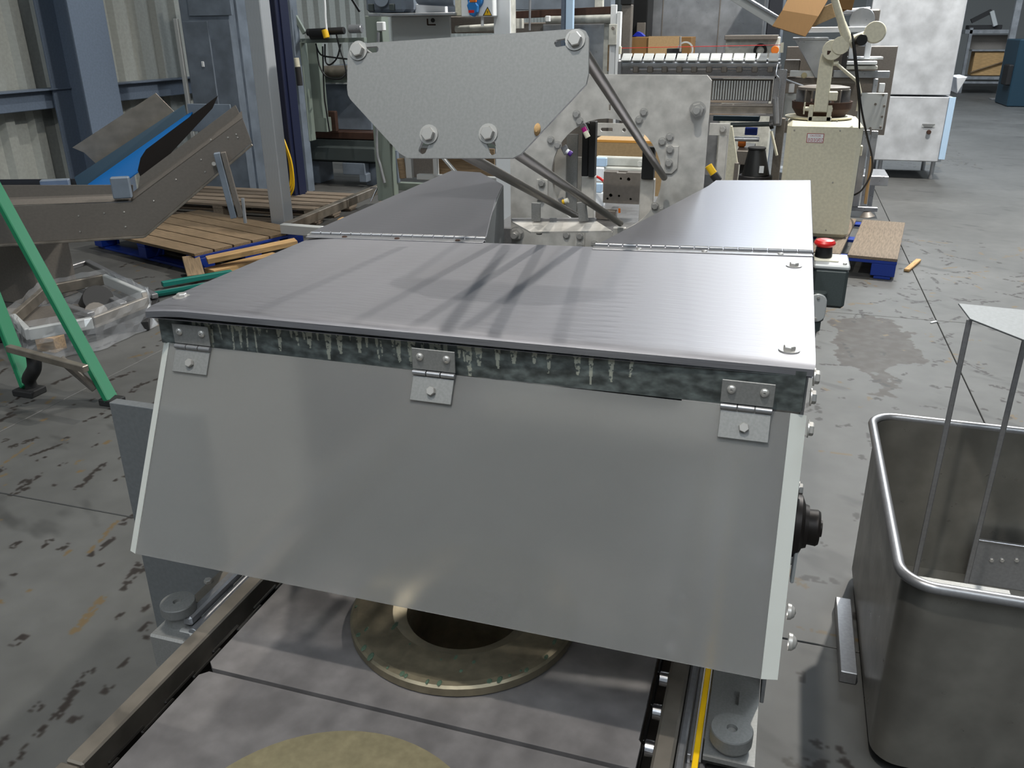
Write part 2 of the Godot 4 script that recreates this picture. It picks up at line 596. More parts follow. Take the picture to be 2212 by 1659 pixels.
# -------------------------------------------------------------------- the hall
func shell() -> void:
	var fl := structure("floor")
	var fm := StandardMaterial3D.new()
	fm.resource_name = "concrete"
	fm.albedo_texture = floor_texture()
	fm.roughness = 0.55
	fm.metallic_specular = 0.45
	fm.uv1_triplanar = true
	fm.uv1_world_triplanar = true
	fm.uv1_scale = Vector3(0.1, 0.1, 0.1)
	fm.uv1_offset = Vector3(0.55, 0.0, -0.05)
	M.concrete = fm
	bx(fl, "base", M.roof, Vector3(1.5, -0.16, -12.5), Vector3(16.5, 0.1, 39.0), 0.0)
	var xs := [-6.4, -2.95, 0.905, 4.8, 9.6]
	var zs := [6.8, 1.9, -1.93, -4.92, -8.6, -13.0, -18.0, -24.0, -31.8]
	for i in xs.size() - 1:  # slabs with open joints
		for j in zs.size() - 1:
			var g := 0.004
			bx(fl, "slab", fm, Vector3((xs[i] + xs[i + 1]) / 2, -0.055, (zs[j] + zs[j + 1]) / 2), Vector3(xs[i + 1] - xs[i] - g, 0.11, zs[j] - zs[j + 1] - g), 0.002)
	var wl := structure("wall_left")
	bx(wl, "core", M.shedwall, Vector3(-6.25, 3.5, -12.5), Vector3(0.3, 7.0, 39.0), 0.0)
	var prof := []
	var pitch := 0.29
	for q in [[0.0, 0.0], [0.10, 0.0], [0.135, 0.05], [0.225, 0.05], [0.26, 0.0], [0.29, 0.0]]:
		prof.append(Vector2(q[0], q[1]))
	var per := 4
	var sg := G.new()
	for r in per:
		for q in prof.size() - 1:
			var a: Vector2 = prof[q] + Vector2(pitch * r, 0)
			var b: Vector2 = prof[q + 1] + Vector2(pitch * r, 0)
			sg.face([Vector3(a.y, -3.5, -a.x), Vector3(b.y, -3.5, -b.x), Vector3(b.y, 3.5, -b.x), Vector3(a.y, 3.5, -a.x)], Vector3(-1, 0, (a.x + b.x) * -0.5))
	var sheet := sg.mesh()
	for k in 22:
		inst(wl, "sheet", sheet, M.cladding, Transform3D(Basis(), Vector3(-6.09, 3.5, 1.0 - k * pitch * per)))
	bx(wl, "girt", M.column, Vector3(-5.97, 1.006, -8.0), Vector3(0.12, 0.15, 24.0), 0.005)
	bx(wl, "girt_flange", M.column, Vector3(-5.945, 1.006 + 0.078, -8.0), Vector3(0.18, 0.012, 24.0), 0.002)
	var wb := structure("wall_back")
	bx(wb, "core", M.shedwall, Vector3(1.5, 3.5, -31.9), Vector3(16.5, 7.0, 0.3), 0.0)
	var wr := structure("wall_right")
	bx(wr, "core", M.shedwall, Vector3(9.7, 3.5, -12.5), Vector3(0.3, 7.0, 39.0), 0.0)
	var wf := structure("wall_front")
	bx(wf, "core", M.shedwall, Vector3(1.5, 3.5, 6.9), Vector3(16.5, 7.0, 0.3), 0.0)
	var ce := structure("ceiling")
	bx(ce, "deck", M.roof, Vector3(1.5, 7.1, -12.5), Vector3(16.5, 0.2, 39.0), 0.0)
	var col := structure("trim_1")
	var c0 := Vector3(-5.72, 0, -6.098)
	for s in [[0.0, 0.16, 0.02, 0.40], [0.0, -0.16, 0.02, 0.40], [0.0, 0.0, 0.32, 0.016]]:
		bx(col, "flange", M.column, c0 + Vector3(s[1], 3.5, 0), Vector3(s[2], 7.0, s[3]), 0.003)

# -------------------------------------------------------------------- the machine in front
func hinge(parent: Node3D, c: Vector3, top_n: Vector3, low_n: Vector3, w: float) -> void:  # c: middle of the pin
	var h := Node3D.new()
	h.name = "flap_hinge"
	parent.add_child(h, true)
	h.position = world_of(parent).affine_inverse() * c
	var low_d := Vector3.RIGHT.cross(low_n)  # down along the flap
	if low_d.y > 0.0:
		low_d = -low_d
	bx(h, "upper_leaf", M.satin, c + Vector3(0, 0.022, -0.002), Vector3(w, 0.034, 0.0025), 0.0006)
	var z := low_n
	bx(h, "lower_leaf", M.satin, c + low_d * 0.024 - low_n * 0.002, Vector3(w * 0.96, 0.038, 0.0025), 0.0006, Basis(Vector3.RIGHT, -low_d, low_n))
	for k in 3:
		rod(h, "knuckle", M.steel, c + Vector3((-0.5 + k / 3.0) * w + 0.0006, 0, 0), c + Vector3((-0.5 + (k + 1) / 3.0) * w - 0.0006, 0, 0), 0.0042)
	for s in [-1, 1]:
		var g := G.new()
		g.lathe(Transform3D(Basis(Vector3.RIGHT, Vector3(0, 0, 1), Vector3.DOWN), c + Vector3(s * w * 0.31, 0.026, -0.0008)), [Vector2(0.0062, 0.0), Vector2(0.0058, 0.002), Vector2(0.004, 0.0034), Vector2(0.0017, 0.004), Vector2(0.0012, 0.0022), Vector2(0.0, 0.002)], 16)
		put(h, "screw", g, M.bolt)
	bolt(h, c + low_d * 0.026, low_n, 0.0072, M.bolt, "bolt", 0.0)

func hood() -> void:
	var H := 1.09
	var o := thing("hooded_machine", "brushed stainless machine hood with frosted front flap and arched frame plate", "machine", Vector3(-0.45, 0, -1.7))
	# lid with rolled left and front edges
	var FL := Vector3(-0.978, H, -1.078)
	var FR := Vector3(0.070, H, -1.100)
	var RR := Vector3(0.074, H, -1.715)
	var RL := Vector3(-0.974, H, -1.597)
	var g := G.new()
	var rows := []
	for j in [0.0, 0.010, 0.03, 0.07, 0.3, 0.7, 1.0]:  # from front to back
		var row := []
		for i in [0.0, 0.012, 0.035, 0.065, 0.3, 0.65, 1.0]:
			var p: Vector3 = FL.lerp(FR, i).lerp(RL.lerp(RR, i), j)
			p.y -= 0.006 * pow(maxf(0.0, 1.0 - i / 0.065), 1.6) + 0.006 * pow(maxf(0.0, 1.0 - j / 0.03), 2.0)
			row.append(p)
		rows.append(row)
	var nr := []
	for j in rows.size():
		var line := []
		for i in rows[j].size():
			var dx: Vector3 = rows[j][min(i + 1, 6)] - rows[j][max(i - 1, 0)]
			var dz: Vector3 = rows[min(j + 1, 6)][i] - rows[max(j - 1, 0)][i]
			line.append(dx.cross(dz).normalized())
		nr.append(line)
	for j in 6:
		for i in 6:
			g.tri(rows[j][i], rows[j][i + 1], rows[j + 1][i + 1], nr[j][i], nr[j][i + 1], nr[j + 1][i + 1])
			g.tri(rows[j][i], rows[j + 1][i + 1], rows[j + 1][i], nr[j][i], nr[j + 1][i + 1], nr[j + 1][i])
	var dn := Vector3(0, -0.010, 0)
	var mid := (FL + RR) * 0.5 - Vector3(0, 0.05, 0)
	for e in 6:
		g.face([rows[0][e], rows[0][e + 1], rows[0][e + 1] + dn, rows[0][e] + dn], mid)
		g.face([rows[e][0], rows[e + 1][0], rows[e + 1][0] + dn, rows[e][0] + dn], mid)
		g.face([rows[e][6], rows[e + 1][6], rows[e + 1][6] + dn, rows[e][6] + dn], mid)
		g.face([rows[6][e], rows[6][e + 1], rows[6][e + 1] + dn, rows[6][e] + dn], mid)
	g.face([FL - Vector3(0, 0.022, 0), FR - Vector3(0, 0.018, 0), RR - Vector3(0, 0.018, 0), RL - Vector3(0, 0.022, 0)], mid + Vector3(0, 0.1, 0))
	put(o, "lid", g, M.lid, "flat brushed steel lid")
	for p in [Vector3(0.036, 1.09, -1.15), Vector3(0.04, 1.09, -1.618), Vector3(-0.954, 1.086, -1.142), Vector3(-0.972, 1.088, -1.617)]:
		bolt(o, p, Vector3.UP, 0.0085, M.bolt, "lid_bolt", 1.7)
	# rear covers on piano hinges
	g = G.new()
	var flat := Transform3D(Basis(Vector3.RIGHT, Vector3(0, 0, 1), Vector3(0, 1, 0)), Vector3.ZERO)  # outline given in x and z
	var lay := func(pts: Array, y: float, th: float, m: Material, called: String, label := ""):
		var q := G.new()
		var v2 := []
		for p in pts:
			v2.append(Vector2(p.x, -p.y))
		q.plate(Transform3D(Basis(Vector3.RIGHT, Vector3(0, 0, -1), Vector3.UP), Vector3(0, y, 0)), v2, th, [], 0.001)
		return put(o, called, q, m, label)
	lay.call([Vector2(-0.994, -1.635), Vector2(-0.586, -1.660), Vector2(-0.655, -1.899), Vector2(-0.719, -2.131), Vector2(-0.772, -2.350), Vector2(-0.910, -2.547), Vector2(-1.014, -2.559)], 1.089, 0.004, M.cover, "rear_cover", "rear cover panel with a slanted inner edge")
	lay.call([Vector2(-0.354, -1.685), Vector2(0.077, -1.747), Vector2(0.082, -2.647), Vector2(-0.185, -2.578), Vector2(-0.197, -2.476)], 1.089, 0.004, M.cover, "rear_cover", "rear cover panel with a straight outer edge")
	for s in [[Vector3(-0.974, H + 0.001, -1.612), Vector3(-0.585, H + 0.001, -1.664), 17], [Vector3(-0.352, H + 0.001, -1.672), Vector3(0.074, H + 0.001, -1.727), 15]]:
		var ph := Node3D.new()
		ph.name = "piano_hinge"
		o.add_child(ph, true)
		ph.position = world_of(o).affine_inverse() * s[0]
		var a: Vector3 = s[0]
		var b: Vector3 = s[1]
		bar(ph, "leaf", M.steel, a + Vector3(0, 0, 0.016), b + Vector3(0, 0, 0.016), 0.026, 0.002, 0.0005)
		for k in s[2]:
			rod(ph, "knuckle", M.steel, a.lerp(b, (k + 0.04) / s[2]) + Vector3(0, 0.003, 0), a.lerp(b, (k + 0.96) / s[2]) + Vector3(0, 0.003, 0), 0.0042, -1.0, 10)
		for k in [0.22, 0.52, 0.86]:
			var r := G.new()
			r.lathe(Transform3D(Basis(), a.lerp(b, k) + Vector3(0, 0.001, 0.02)), [Vector2(0.006, 0), Vector2(0.005, 0.002), Vector2(0, 0.003)], 12)
			put(ph, "rivet", r, M.rust if s[2] == 17 else M.bolt)
	# front band with dried runs
	var dm := StandardMaterial3D.new()
	dm.resource_name = "streaked_band"
	dm.albedo_texture = drip_texture()
	dm.roughness = 0.42
	dm.metallic = 0.0
	g = G.new()
	g.uvface(Vector3(-0.974, 1.017, -1.0995), Vector3(0.060, 1.021, -1.0995), Vector3(0.060, 1.080, -1.0995), Vector3(-0.974, 1.076, -1.0995))
	put(o, "band_face", g, dm, "dark band streaked with pale dried runs")
	bar(o, "front_band", M.hammer, Vector3(-0.975, 1.047, -1.125), Vector3(0.061, 1.050, -1.125), 0.05, 0.058, 0.002)
	# frosted flap hanging from three hinges, its sides bent back
	var T := Vector3(0, 1.020, -1.0955)
	var Bt := Vector3(0, 0.705, -0.93)
	var dwn := (Bt - T).normalized()
	var nf := Vector3.RIGHT.cross(-dwn).normalized()
	if nf.z < 0.0:
		nf = -nf
	var x0 := -0.978
	var x1 := 0.068
	var len := T.distance_to(Bt)
	g = G.new()
	var fx := Transform3D(Basis(Vector3.RIGHT, -dwn, nf), Vector3((x0 + x1) / 2, (T.y + Bt.y) / 2, (T.z + Bt.z) / 2))
	var fl := 0.022
	var hw := (x1 - x0) / 2
	var back := 0.014
	var th := 0.005
	var flap_frame := Transform3D(Basis(Vector3.RIGHT, nf, dwn), Vector3((x0 + x1) / 2, Bt.y, Bt.z))
	g = G.new()
	g.plate(flap_frame, [Vector2(-hw + fl, 0), Vector2(hw - fl, 0), Vector2(hw - fl, -th), Vector2(-hw + fl, -th)], len)
	put(o, "flap", g, M.frosted, "frosted plastic front flap")
	for e in [-1.0, 1.0]:
		g = G.new()
		g.plate(flap_frame, [Vector2(e * hw, -back), Vector2(e * (hw - fl + 0.0002), 0), Vector2(e * (hw - fl + 0.0002), -th), Vector2(e * (hw - 0.003), -back - th)], len)
		put(o, "flap_edge", g, M.frosted_edge, "whitish bent edge of the flap")
	for x in [-0.905, -0.472, -0.012]:
		hinge(o, Vector3(x, 1.018 + 0.004 * (x + 0.978), -1.089), Vector3(0, 0, 1), nf, 0.070)
	# side plates, legs and inner casing
	bx(o, "side_plate", M.steel, Vector3(0.062, 0.78, -1.86), Vector3(0.006, 0.59, 1.46), 0.001)
	bx(o, "side_plate", M.steel, Vector3(-0.981, 0.80, -2.05), Vector3(0.006, 0.55, 1.08), 0.001)
	for p in [Vector3(0.066, 1.092, -1.053), Vector3(0.066, 1.061, -1.061), Vector3(0.066, 1.03, -1.03)]:
		bolt(o, p, Vector3.RIGHT, 0.009, M.bolt, "side_bolt", 1.3)
	for p in [Vector3(0.064, 0.849, -0.89), Vector3(0.064, 0.865, -0.813)]:
		g = G.new()
		g.lathe(G.along(p, p + Vector3.RIGHT), [Vector2(0.010, 0), Vector2(0.0095, 0.004), Vector2(0.006, 0.008), Vector2(0, 0.010)], 16)
		put(o, "dome_nut", g, M.bolt)
	for x in [-0.96, 0.045]:
		for z in [-1.5, -2.5]:
			bx(o, "leg", M.steel, Vector3(x, 0.26, z), Vector3(0.05, 0.52, 0.05), 0.004)
	# flanged bearing on the side plate
	var bc := Vector3(0.066, 0.765, -1.235)
	var be := Node3D.new()
	be.name = "bearing"
	o.add_child(be, true)
	be.position = world_of(o).affine_inverse() * bc
	var bz := Basis(Vector3(0, 0, -1), Vector3.RIGHT, Vector3.DOWN)
	g = G.new()
	g.plate(Transform3D(Basis(Vector3(0, 0, -1), Vector3.UP, Vector3.RIGHT), bc + Vector3(0.012, 0, 0)), [Vector2(-0.035, -0.085), Vector2(0.035, -0.085), Vector2(0.062, -0.03), Vector2(0.062, 0.03), Vector2(0.035, 0.085), Vector2(-0.035, 0.085), Vector2(-0.062, 0.03), Vector2(-0.062, -0.03)], 0.012, [], 0.003)
	put(be, "flange", g, M.iron)
	g = G.new()
	g.lathe(Transform3D(bz, bc + Vector3(0.012, 0, 0)), [Vector2(0.052, 0), Vector2(0.050, 0.010), Vector2(0.036, 0.016), Vector2(0.034, 0.022)], 28)
	g.lathe(Transform3D(bz, bc + Vector3(0.030, 0, 0)), [Vector2(0.0, 0.0), Vector2(0.028, 0.0), Vector2(0.029, 0.018), Vector2(0.026, 0.022), Vector2(0.014, 0.022), Vector2(0.013, 0.026), Vector2(0, 0.027)], 28)
	put(be, "housing", g, M.iron)
	bx(be, "retaining_strap", M.alloy, bc + Vector3(0.020, -0.045, 0.035), Vector3(0.006, 0.075, 0.018), 0.003)
	for s in [-1, 1]:
		bolt(be, bc + Vector3(0.012, s * 0.066, 0), Vector3.RIGHT, 0.009, M.bolt, "bolt", 1.4)
	# sheet guard beside the rails
	bx(o, "side_guard", M.panel, Vector3(-1.11, 0.525, -1.205), Vector3(0.22, 0.61, 0.006), 0.001)
	bx(o, "guard_lip", M.panel, Vector3(-1.11, 0.828, -1.214), Vector3(0.22, 0.003, 0.02), 0.0005)
	stop_station(o)
	frame_plate(o)
	guide(o)

func stop_station(o: Node3D) -> void:
	var s := Node3D.new()
	s.name = "stop_station"
	o.add_child(s, true)
	s.position = world_of(o).affine_inverse() * Vector3(0.11, 1.03, -1.75)
	var c := Vector3(0.113, 1.024, -1.765)
	bx(s, "box", M.hammer, c, Vector3(0.066, 0.080, 0.095), 0.006)
	bx(s, "box_lid", M.alloy, c + Vector3(0, 0.043, 0), Vector3(0.068, 0.010, 0.097), 0.004)
	bx(s, "legend_plate", M.ivory, c + Vector3(-0.010, 0.0495, -0.004), Vector3(0.046, 0.003, 0.055), 0.001)
	var p := c + Vector3(-0.016, 0.051, -0.004)
	rod(s, "collar", M.black, p, p + Vector3(0, 0.022, 0), 0.017, 0.0155)
	var g := G.new()
	g.lathe(Transform3D(Basis(), p + Vector3(0, 0.022, 0)), [Vector2(0, 0), Vector2(0.016, 0.0), Vector2(0.0205, 0.005), Vector2(0.0205, 0.008), Vector2(0.017, 0.0125), Vector2(0.009, 0.0145), Vector2(0, 0.015)], 28)
	put(s, "button", g, M.red, "red mushroom stop button")
	bolt(s, c + Vector3(0.024, 0.048, 0.036), Vector3.UP, 0.004, M.bolt, "screw", 0.0)
	# conduit elbow with an oval cover
	var e := c + Vector3(-0.018, -0.035, 0.058)
	g = G.new()
	var oval := []
	for k in 24:
		var w := TAU * k / 24
		oval.append(Vector2(cos(w) * 0.017 + 0.0, sin(w) * 0.017 + signf(sin(w)) * 0.012))
	g.plate(Transform3D(Basis(), e + Vector3(0, 0, 0.012)), oval, 0.006, [], 0.0015)
	put(s, "conduit_cover", g, M.alloy, "pale oval cover with two screws")
	for y in [-0.022, 0.022]:
		bolt(s, e + Vector3(0, y, 0.012), Vector3(0, 0, 1), 0.003, M.bolt, "screw", 0.0)
	rod(s, "conduit_elbow", M.hammer, e + Vector3(0, -0.03, -0.006), e + Vector3(0, 0.03, -0.006), 0.016)
	rod(s, "conduit_nut", M.hammer, e + Vector3(-0.002, -0.052, -0.006), e + Vector3(-0.002, -0.03, -0.006), 0.014)
	hose(s, "conduit", M.hammer, [e + Vector3(-0.002, -0.05, -0.006), e + Vector3(-0.006, -0.10, -0.01), e + Vector3(-0.012, -0.18, -0.015), e + Vector3(-0.02, -0.30, -0.02)], 0.009)

func frame_plate(o: Node3D) -> void:
	var z := -2.45
	var f := Node3D.new()
	f.name = "frame_plate"
	o.add_child(f, true)
	f.position = world_of(o).affine_inverse() * Vector3(-0.49, 0.8, z)
	var hole := []
	for k in 40:
		hole.append(Vector2(-0.490 + 0.163 * cos(TAU * k / 40), 1.106 + 0.163 * sin(TAU * k / 40)))
	# the opening runs on downwards as a straight slot
	var ring := []
	for p in hole:
		if p.y > 1.0:
			ring.append(p)
	var top := PackedVector2Array([Vector2(-0.780, 0.78), Vector2(-0.2085, 0.78), Vector2(-0.2085, 1.372), Vector2(-0.222, 1.386), Vector2(-0.780, 1.386)])
	var slot := func(cx: float, cy: float, w: float, h: float) -> Array:
		var q := []
		for k in 16:
			var a := TAU * k / 16
			q.append(Vector2(cx + cos(a) * h / 2 + signf(cos(a)) * (w - h) / 2, cy + sin(a) * h / 2))
		return q
	var g := G.new()
	g.plate(Transform3D(Basis(), Vector3(0, 0, z)), Array(top), 0.012, [hole, [Vector2(-0.4885, 1.29), Vector2(-0.4815, 1.29), Vector2(-0.4815, 1.345), Vector2(-0.4885, 1.345)]])
	put(f, "plate", g, M.blasted, "arched frame plate with a round opening")
	var bs := [Vector3(-0.58, 1.279, -2.45), Vector3(-0.57, 1.26, -2.45), Vector3(-0.655, 1.206, -2.45), Vector3(-0.634, 1.192, -2.45), Vector3(-0.387, 1.288, -2.45), Vector3(-0.399, 1.267, -2.45), Vector3(-0.331, 1.21, -2.45), Vector3(-0.311, 1.223, -2.45), Vector3(-0.341, 1.029, -2.45), Vector3(-0.32, 1.017, -2.45), Vector3(-0.603, 0.929, -2.45), Vector3(-0.445, 0.942, -2.45), Vector3(-0.516, 0.906, -2.45)]
	for p in bs:
		bolt(f, p, Vector3(0, 0, 1), 0.0095, M.bolt, "bolt", 1.25)
	for p in [Vector3(-0.24, 1.297, -2.45), Vector3(-0.76, 0.924, -2.45)]:
		bolt(f, p, Vector3(0, 0, 1), 0.019, M.bolt, "nut", 1.2)
		rod(f, "stud", M.bolt, p + Vector3(0, 0, 0.01), p + Vector3(0, 0, 0.038), 0.010)
	for b in [[Vector3(-0.302, 1.161, -2.45), 0.036, 0.076, Vector3(-0.307, 1.19, -2.445), Vector3(-0.308, 1.153, -2.445)], [Vector3(-0.679, 1.061, -2.45), 0.034, 0.062, Vector3(-0.68, 1.082, -2.445), Vector3(-0.682, 1.045, -2.445)], [Vector3(-0.561, 0.914, -2.45), 0.030, 0.062, Vector3(-0.56, 0.93, -2.445), Vector3(-0.559, 0.901, -2.445)]]:
		g = G.new()
		var c: Vector3 = b[0]
		var w: float = b[1] / 2
		var h: float = b[2] / 2
		g.plate(Transform3D(Basis(), c + Vector3(0, 0, 0.006)), [Vector2(-w, h), Vector2(w, h), Vector2(w, -h * 0.6), Vector2(w * 0.2, -h), Vector2(-w, -h)], 0.006, [], 0.001)
		put(f, "bracket", g, M.blasted)
		for k in [3, 4]:
			bolt(f, b[k] + Vector3(0, 0, 0.003), Vector3(0, 0, 1), 0.0095, M.bolt, "bolt", 1.2)
	# what stands behind the opening
	var n := Node3D.new()
	n.name = "forming_head"
	o.add_child(n, true)
	n.position = world_of(o).affine_inverse() * Vector3(-0.5, 0.8, -2.6)
	bx(n, "wear_strip", M.rubber, Vector3(-0.577, 1.166, -2.57), Vector3(0.02, 0.158, 0.02), 0.002)
	bx(n, "wear_strip", M.rubber, Vector3(-0.554, 1.169, -2.565), Vector3(0.019, 0.162, 0.03), 0.002)
	bx(n, "wear_strip", M.rubber, Vector3(-0.385, 1.133, -2.575), Vector3(0.036, 0.094, 0.03), 0.002)
	bx(n, "guide_post", M.blasted, Vector3(-0.566, 1.003, -2.575), Vector3(0.042, 0.17, 0.03), 0.002)
	bx(n, "guide_post", M.blasted, Vector3(-0.385, 1.006, -2.585), Vector3(0.042, 0.158, 0.03), 0.002)
	bx(n, "liner_plate", M.satin, Vector3(-0.613, 1.074, -2.544), Vector3(0.035, 0.279, 0.008), 0.001)
	bx(n, "liner_plate", M.blasted, Vector3(-0.644, 1.056, -2.524), Vector3(0.036, 0.238, 0.008), 0.001)
	bx(n, "liner_plate", M.blasted, Vector3(-0.604, 1.038, -2.604), Vector3(0.019, 0.201, 0.008), 0.001)
	g = G.new()
	var a0 := Vector3(-0.584, 1.187, -2.75)
	var a1 := Vector3(-0.431, 1.226, -2.75)
	var my := (a0.y + a1.y) / 2
	g.plate(Transform3D(Basis(), Vector3(0, 0, -2.75)), [Vector2(a0.x, a0.y), Vector2(a1.x, a0.y), Vector2(a1.x, a1.y), Vector2(a0.x, a1.y)], 0.008, [slot.call(lerpf(a0.x, a1.x, 0.22), my, 0.042, 0.012), slot.call(lerpf(a0.x, a1.x, 0.58), my, 0.0121, 0.012)])
	put(n, "slotted_bar", g, M.blasted)
	bx(n, "cross_rail", M.offwhite, Vector3(-0.607, 1.028, -3.325), Vector3(0.194, 0.032, 0.05), 0.003)
	bx(n, "cross_rail", M.offwhite, Vector3(-0.6, 0.998, -3.275), Vector3(0.192, 0.029, 0.05), 0.003)
	bx(n, "rail_end", M.paleblue, Vector3(-0.67, 1.033, -3.255), Vector3(0.045, 0.033, 0.03), 0.003)
	bx(n, "rail_end", M.paleblue, Vector3(-0.649, 0.959, -3.115), Vector3(0.032, 0.033, 0.03), 0.003)
	bx(n, "valve_block", M.white, Vector3(-0.659, 0.999, -3.165), Vector3(0.037, 0.051, 0.03), 0.003)
	bx(n, "valve_block", M.white, Vector3(-0.645, 0.909, -3.115), Vector3(0.044, 0.066, 0.03), 0.003)
	rod(n, "knob", M.offwhite, Vector3(-0.515, 1.036, -3.22), Vector3(-0.51, 1.04, -3.19), 0.011)
	hose(n, "air_line", M.red, [Vector3(-0.654, 1.011, -3.05), Vector3(-0.631, 1.01, -3.03), Vector3(-0.61, 1, -3.02)], 0.005)
	var bl := Vector3(-0.586, 0.945, -2.9)
	var tr := Vector3(-0.459, 1.051, -2.9)
	var holes := []
	for q in [Vector3(-0.526, 1.03, -2.9), Vector3(-0.499, 1.029, -2.9), Vector3(-0.559, 0.972, -2.9), Vector3(-0.53, 0.971, -2.9), Vector3(-0.57, 0.96, -2.9), Vector3(-0.489, 0.962, -2.9)]:
		var r := 0.004 if holes.size() in [0, 3, 4, 5] else 0.006
		holes.append(slot.call(q.x, q.y, r * 2.001, r * 2))
	g = G.new()
	g.plate(Transform3D(Basis(), Vector3(0, 0, -2.9)), [Vector2(bl.x, bl.y), Vector2(tr.x, bl.y), Vector2(tr.x, tr.y), Vector2(lerpf(bl.x, tr.x, 0.62), tr.y), Vector2(lerpf(bl.x, tr.x, 0.60), tr.y - 0.003), Vector2(lerpf(bl.x, tr.x, 0.37), tr.y - 0.003), Vector2(lerpf(bl.x, tr.x, 0.35), tr.y), Vector2(bl.x, tr.y)], 0.03, holes)
	put(n, "die_block", g, M.dullgalv, "square grey block drilled with six holes")
	bx(n, "block_backing", M.dullgalv, Vector3((bl.x + tr.x) / 2, (bl.y + tr.y) / 2, -2.94), Vector3(tr.x - bl.x, tr.y - bl.y, 0.01), 0.0)
	bx(n, "cross_bar", M.dullgalv, Vector3(-0.57, 0.912, -2.865), Vector3(0.081, 0.032, 0.03), 0.002)
	rod(n, "fitting", M.orange, Vector3(-0.516, 0.94, -2.84), Vector3(-0.515, 0.925, -2.84), 0.004)
	for q in [[Vector3(-0.562, 1.236, -2.48), Vector3(-0.564, 1.241, -2.47), Vector3(-0.549, 1.213, -2.47), M.magenta, M.cream], [Vector3(-0.616, 1.176, -2.47), Vector3(-0.61, 1.175, -2.46), Vector3(-0.594, 1.165, -2.46), M.white, M.purple], [Vector3(-0.625, 1.024, -2.47), Vector3(-0.62, 1.025, -2.46), Vector3(-0.602, 1.031, -2.46), M.yellow, M.ivory]]:
		var c2: Vector3 = q[0]
		bx(n, "sensor_clip", M.steel, c2, Vector3(0.018, 0.026, 0.012), 0.002, Basis(Vector3(0, 0, 1), 0.5))
		rod(n, "sensor_tip", q[3], q[1], q[1].lerp(q[2], 0.45), 0.007)
		rod(n, "nozzle", q[4], q[1].lerp(q[2], 0.4), q[2], 0.008)
	# panel that closes the opening on its slanted side, and the bottom
	bar(o, "inner_panel", M.panel, Vector3(-0.600, 0.935, -1.66), Vector3(-0.775, 0.935, -2.36), 0.004, 0.30, 0.001)
	bar(o, "inner_panel", M.panel, Vector3(-0.340, 0.935, -1.70), Vector3(-0.190, 0.935, -2.46), 0.004, 0.30, 0.001)
	bx(o, "casing_floor", M.panel, Vector3(-0.45, 0.78, -2.05), Vector3(0.60, 0.004, 0.9), 0.001)
	# supports of the machine behind the plate
	bx(o, "rear_bracket", M.blasted, Vector3(-0.218, 1.189, -3.005), Vector3(0.065, 0.039, 0.01), 0.001)
	bolt(o, Vector3(-0.206, 1.191, -2.995), Vector3(0, 0, 1), 0.010, M.bolt, "bolt", 1.2)
	bx(o, "rear_post", M.blasted, Vector3(-0.202, 0.885, -3.025), Vector3(0.03, 0.57, 0.05), 0.002)
	bx(o, "rear_body", M.steel, Vector3(-0.46, 0.72, -3.0), Vector3(0.9, 0.35, 0.7), 0.004)
	hose(o, "hose", M.yellow, [Vector3(-0.228, 1.099, -2.8), Vector3(-0.217, 1.084, -2.8), Vector3(-0.205, 1.068, -2.8)], 0.012)
	rod(o, "fitting", M.charcoal, Vector3(-0.209, 1.074, -2.79), Vector3(-0.191, 1.052, -2.79), 0.014)

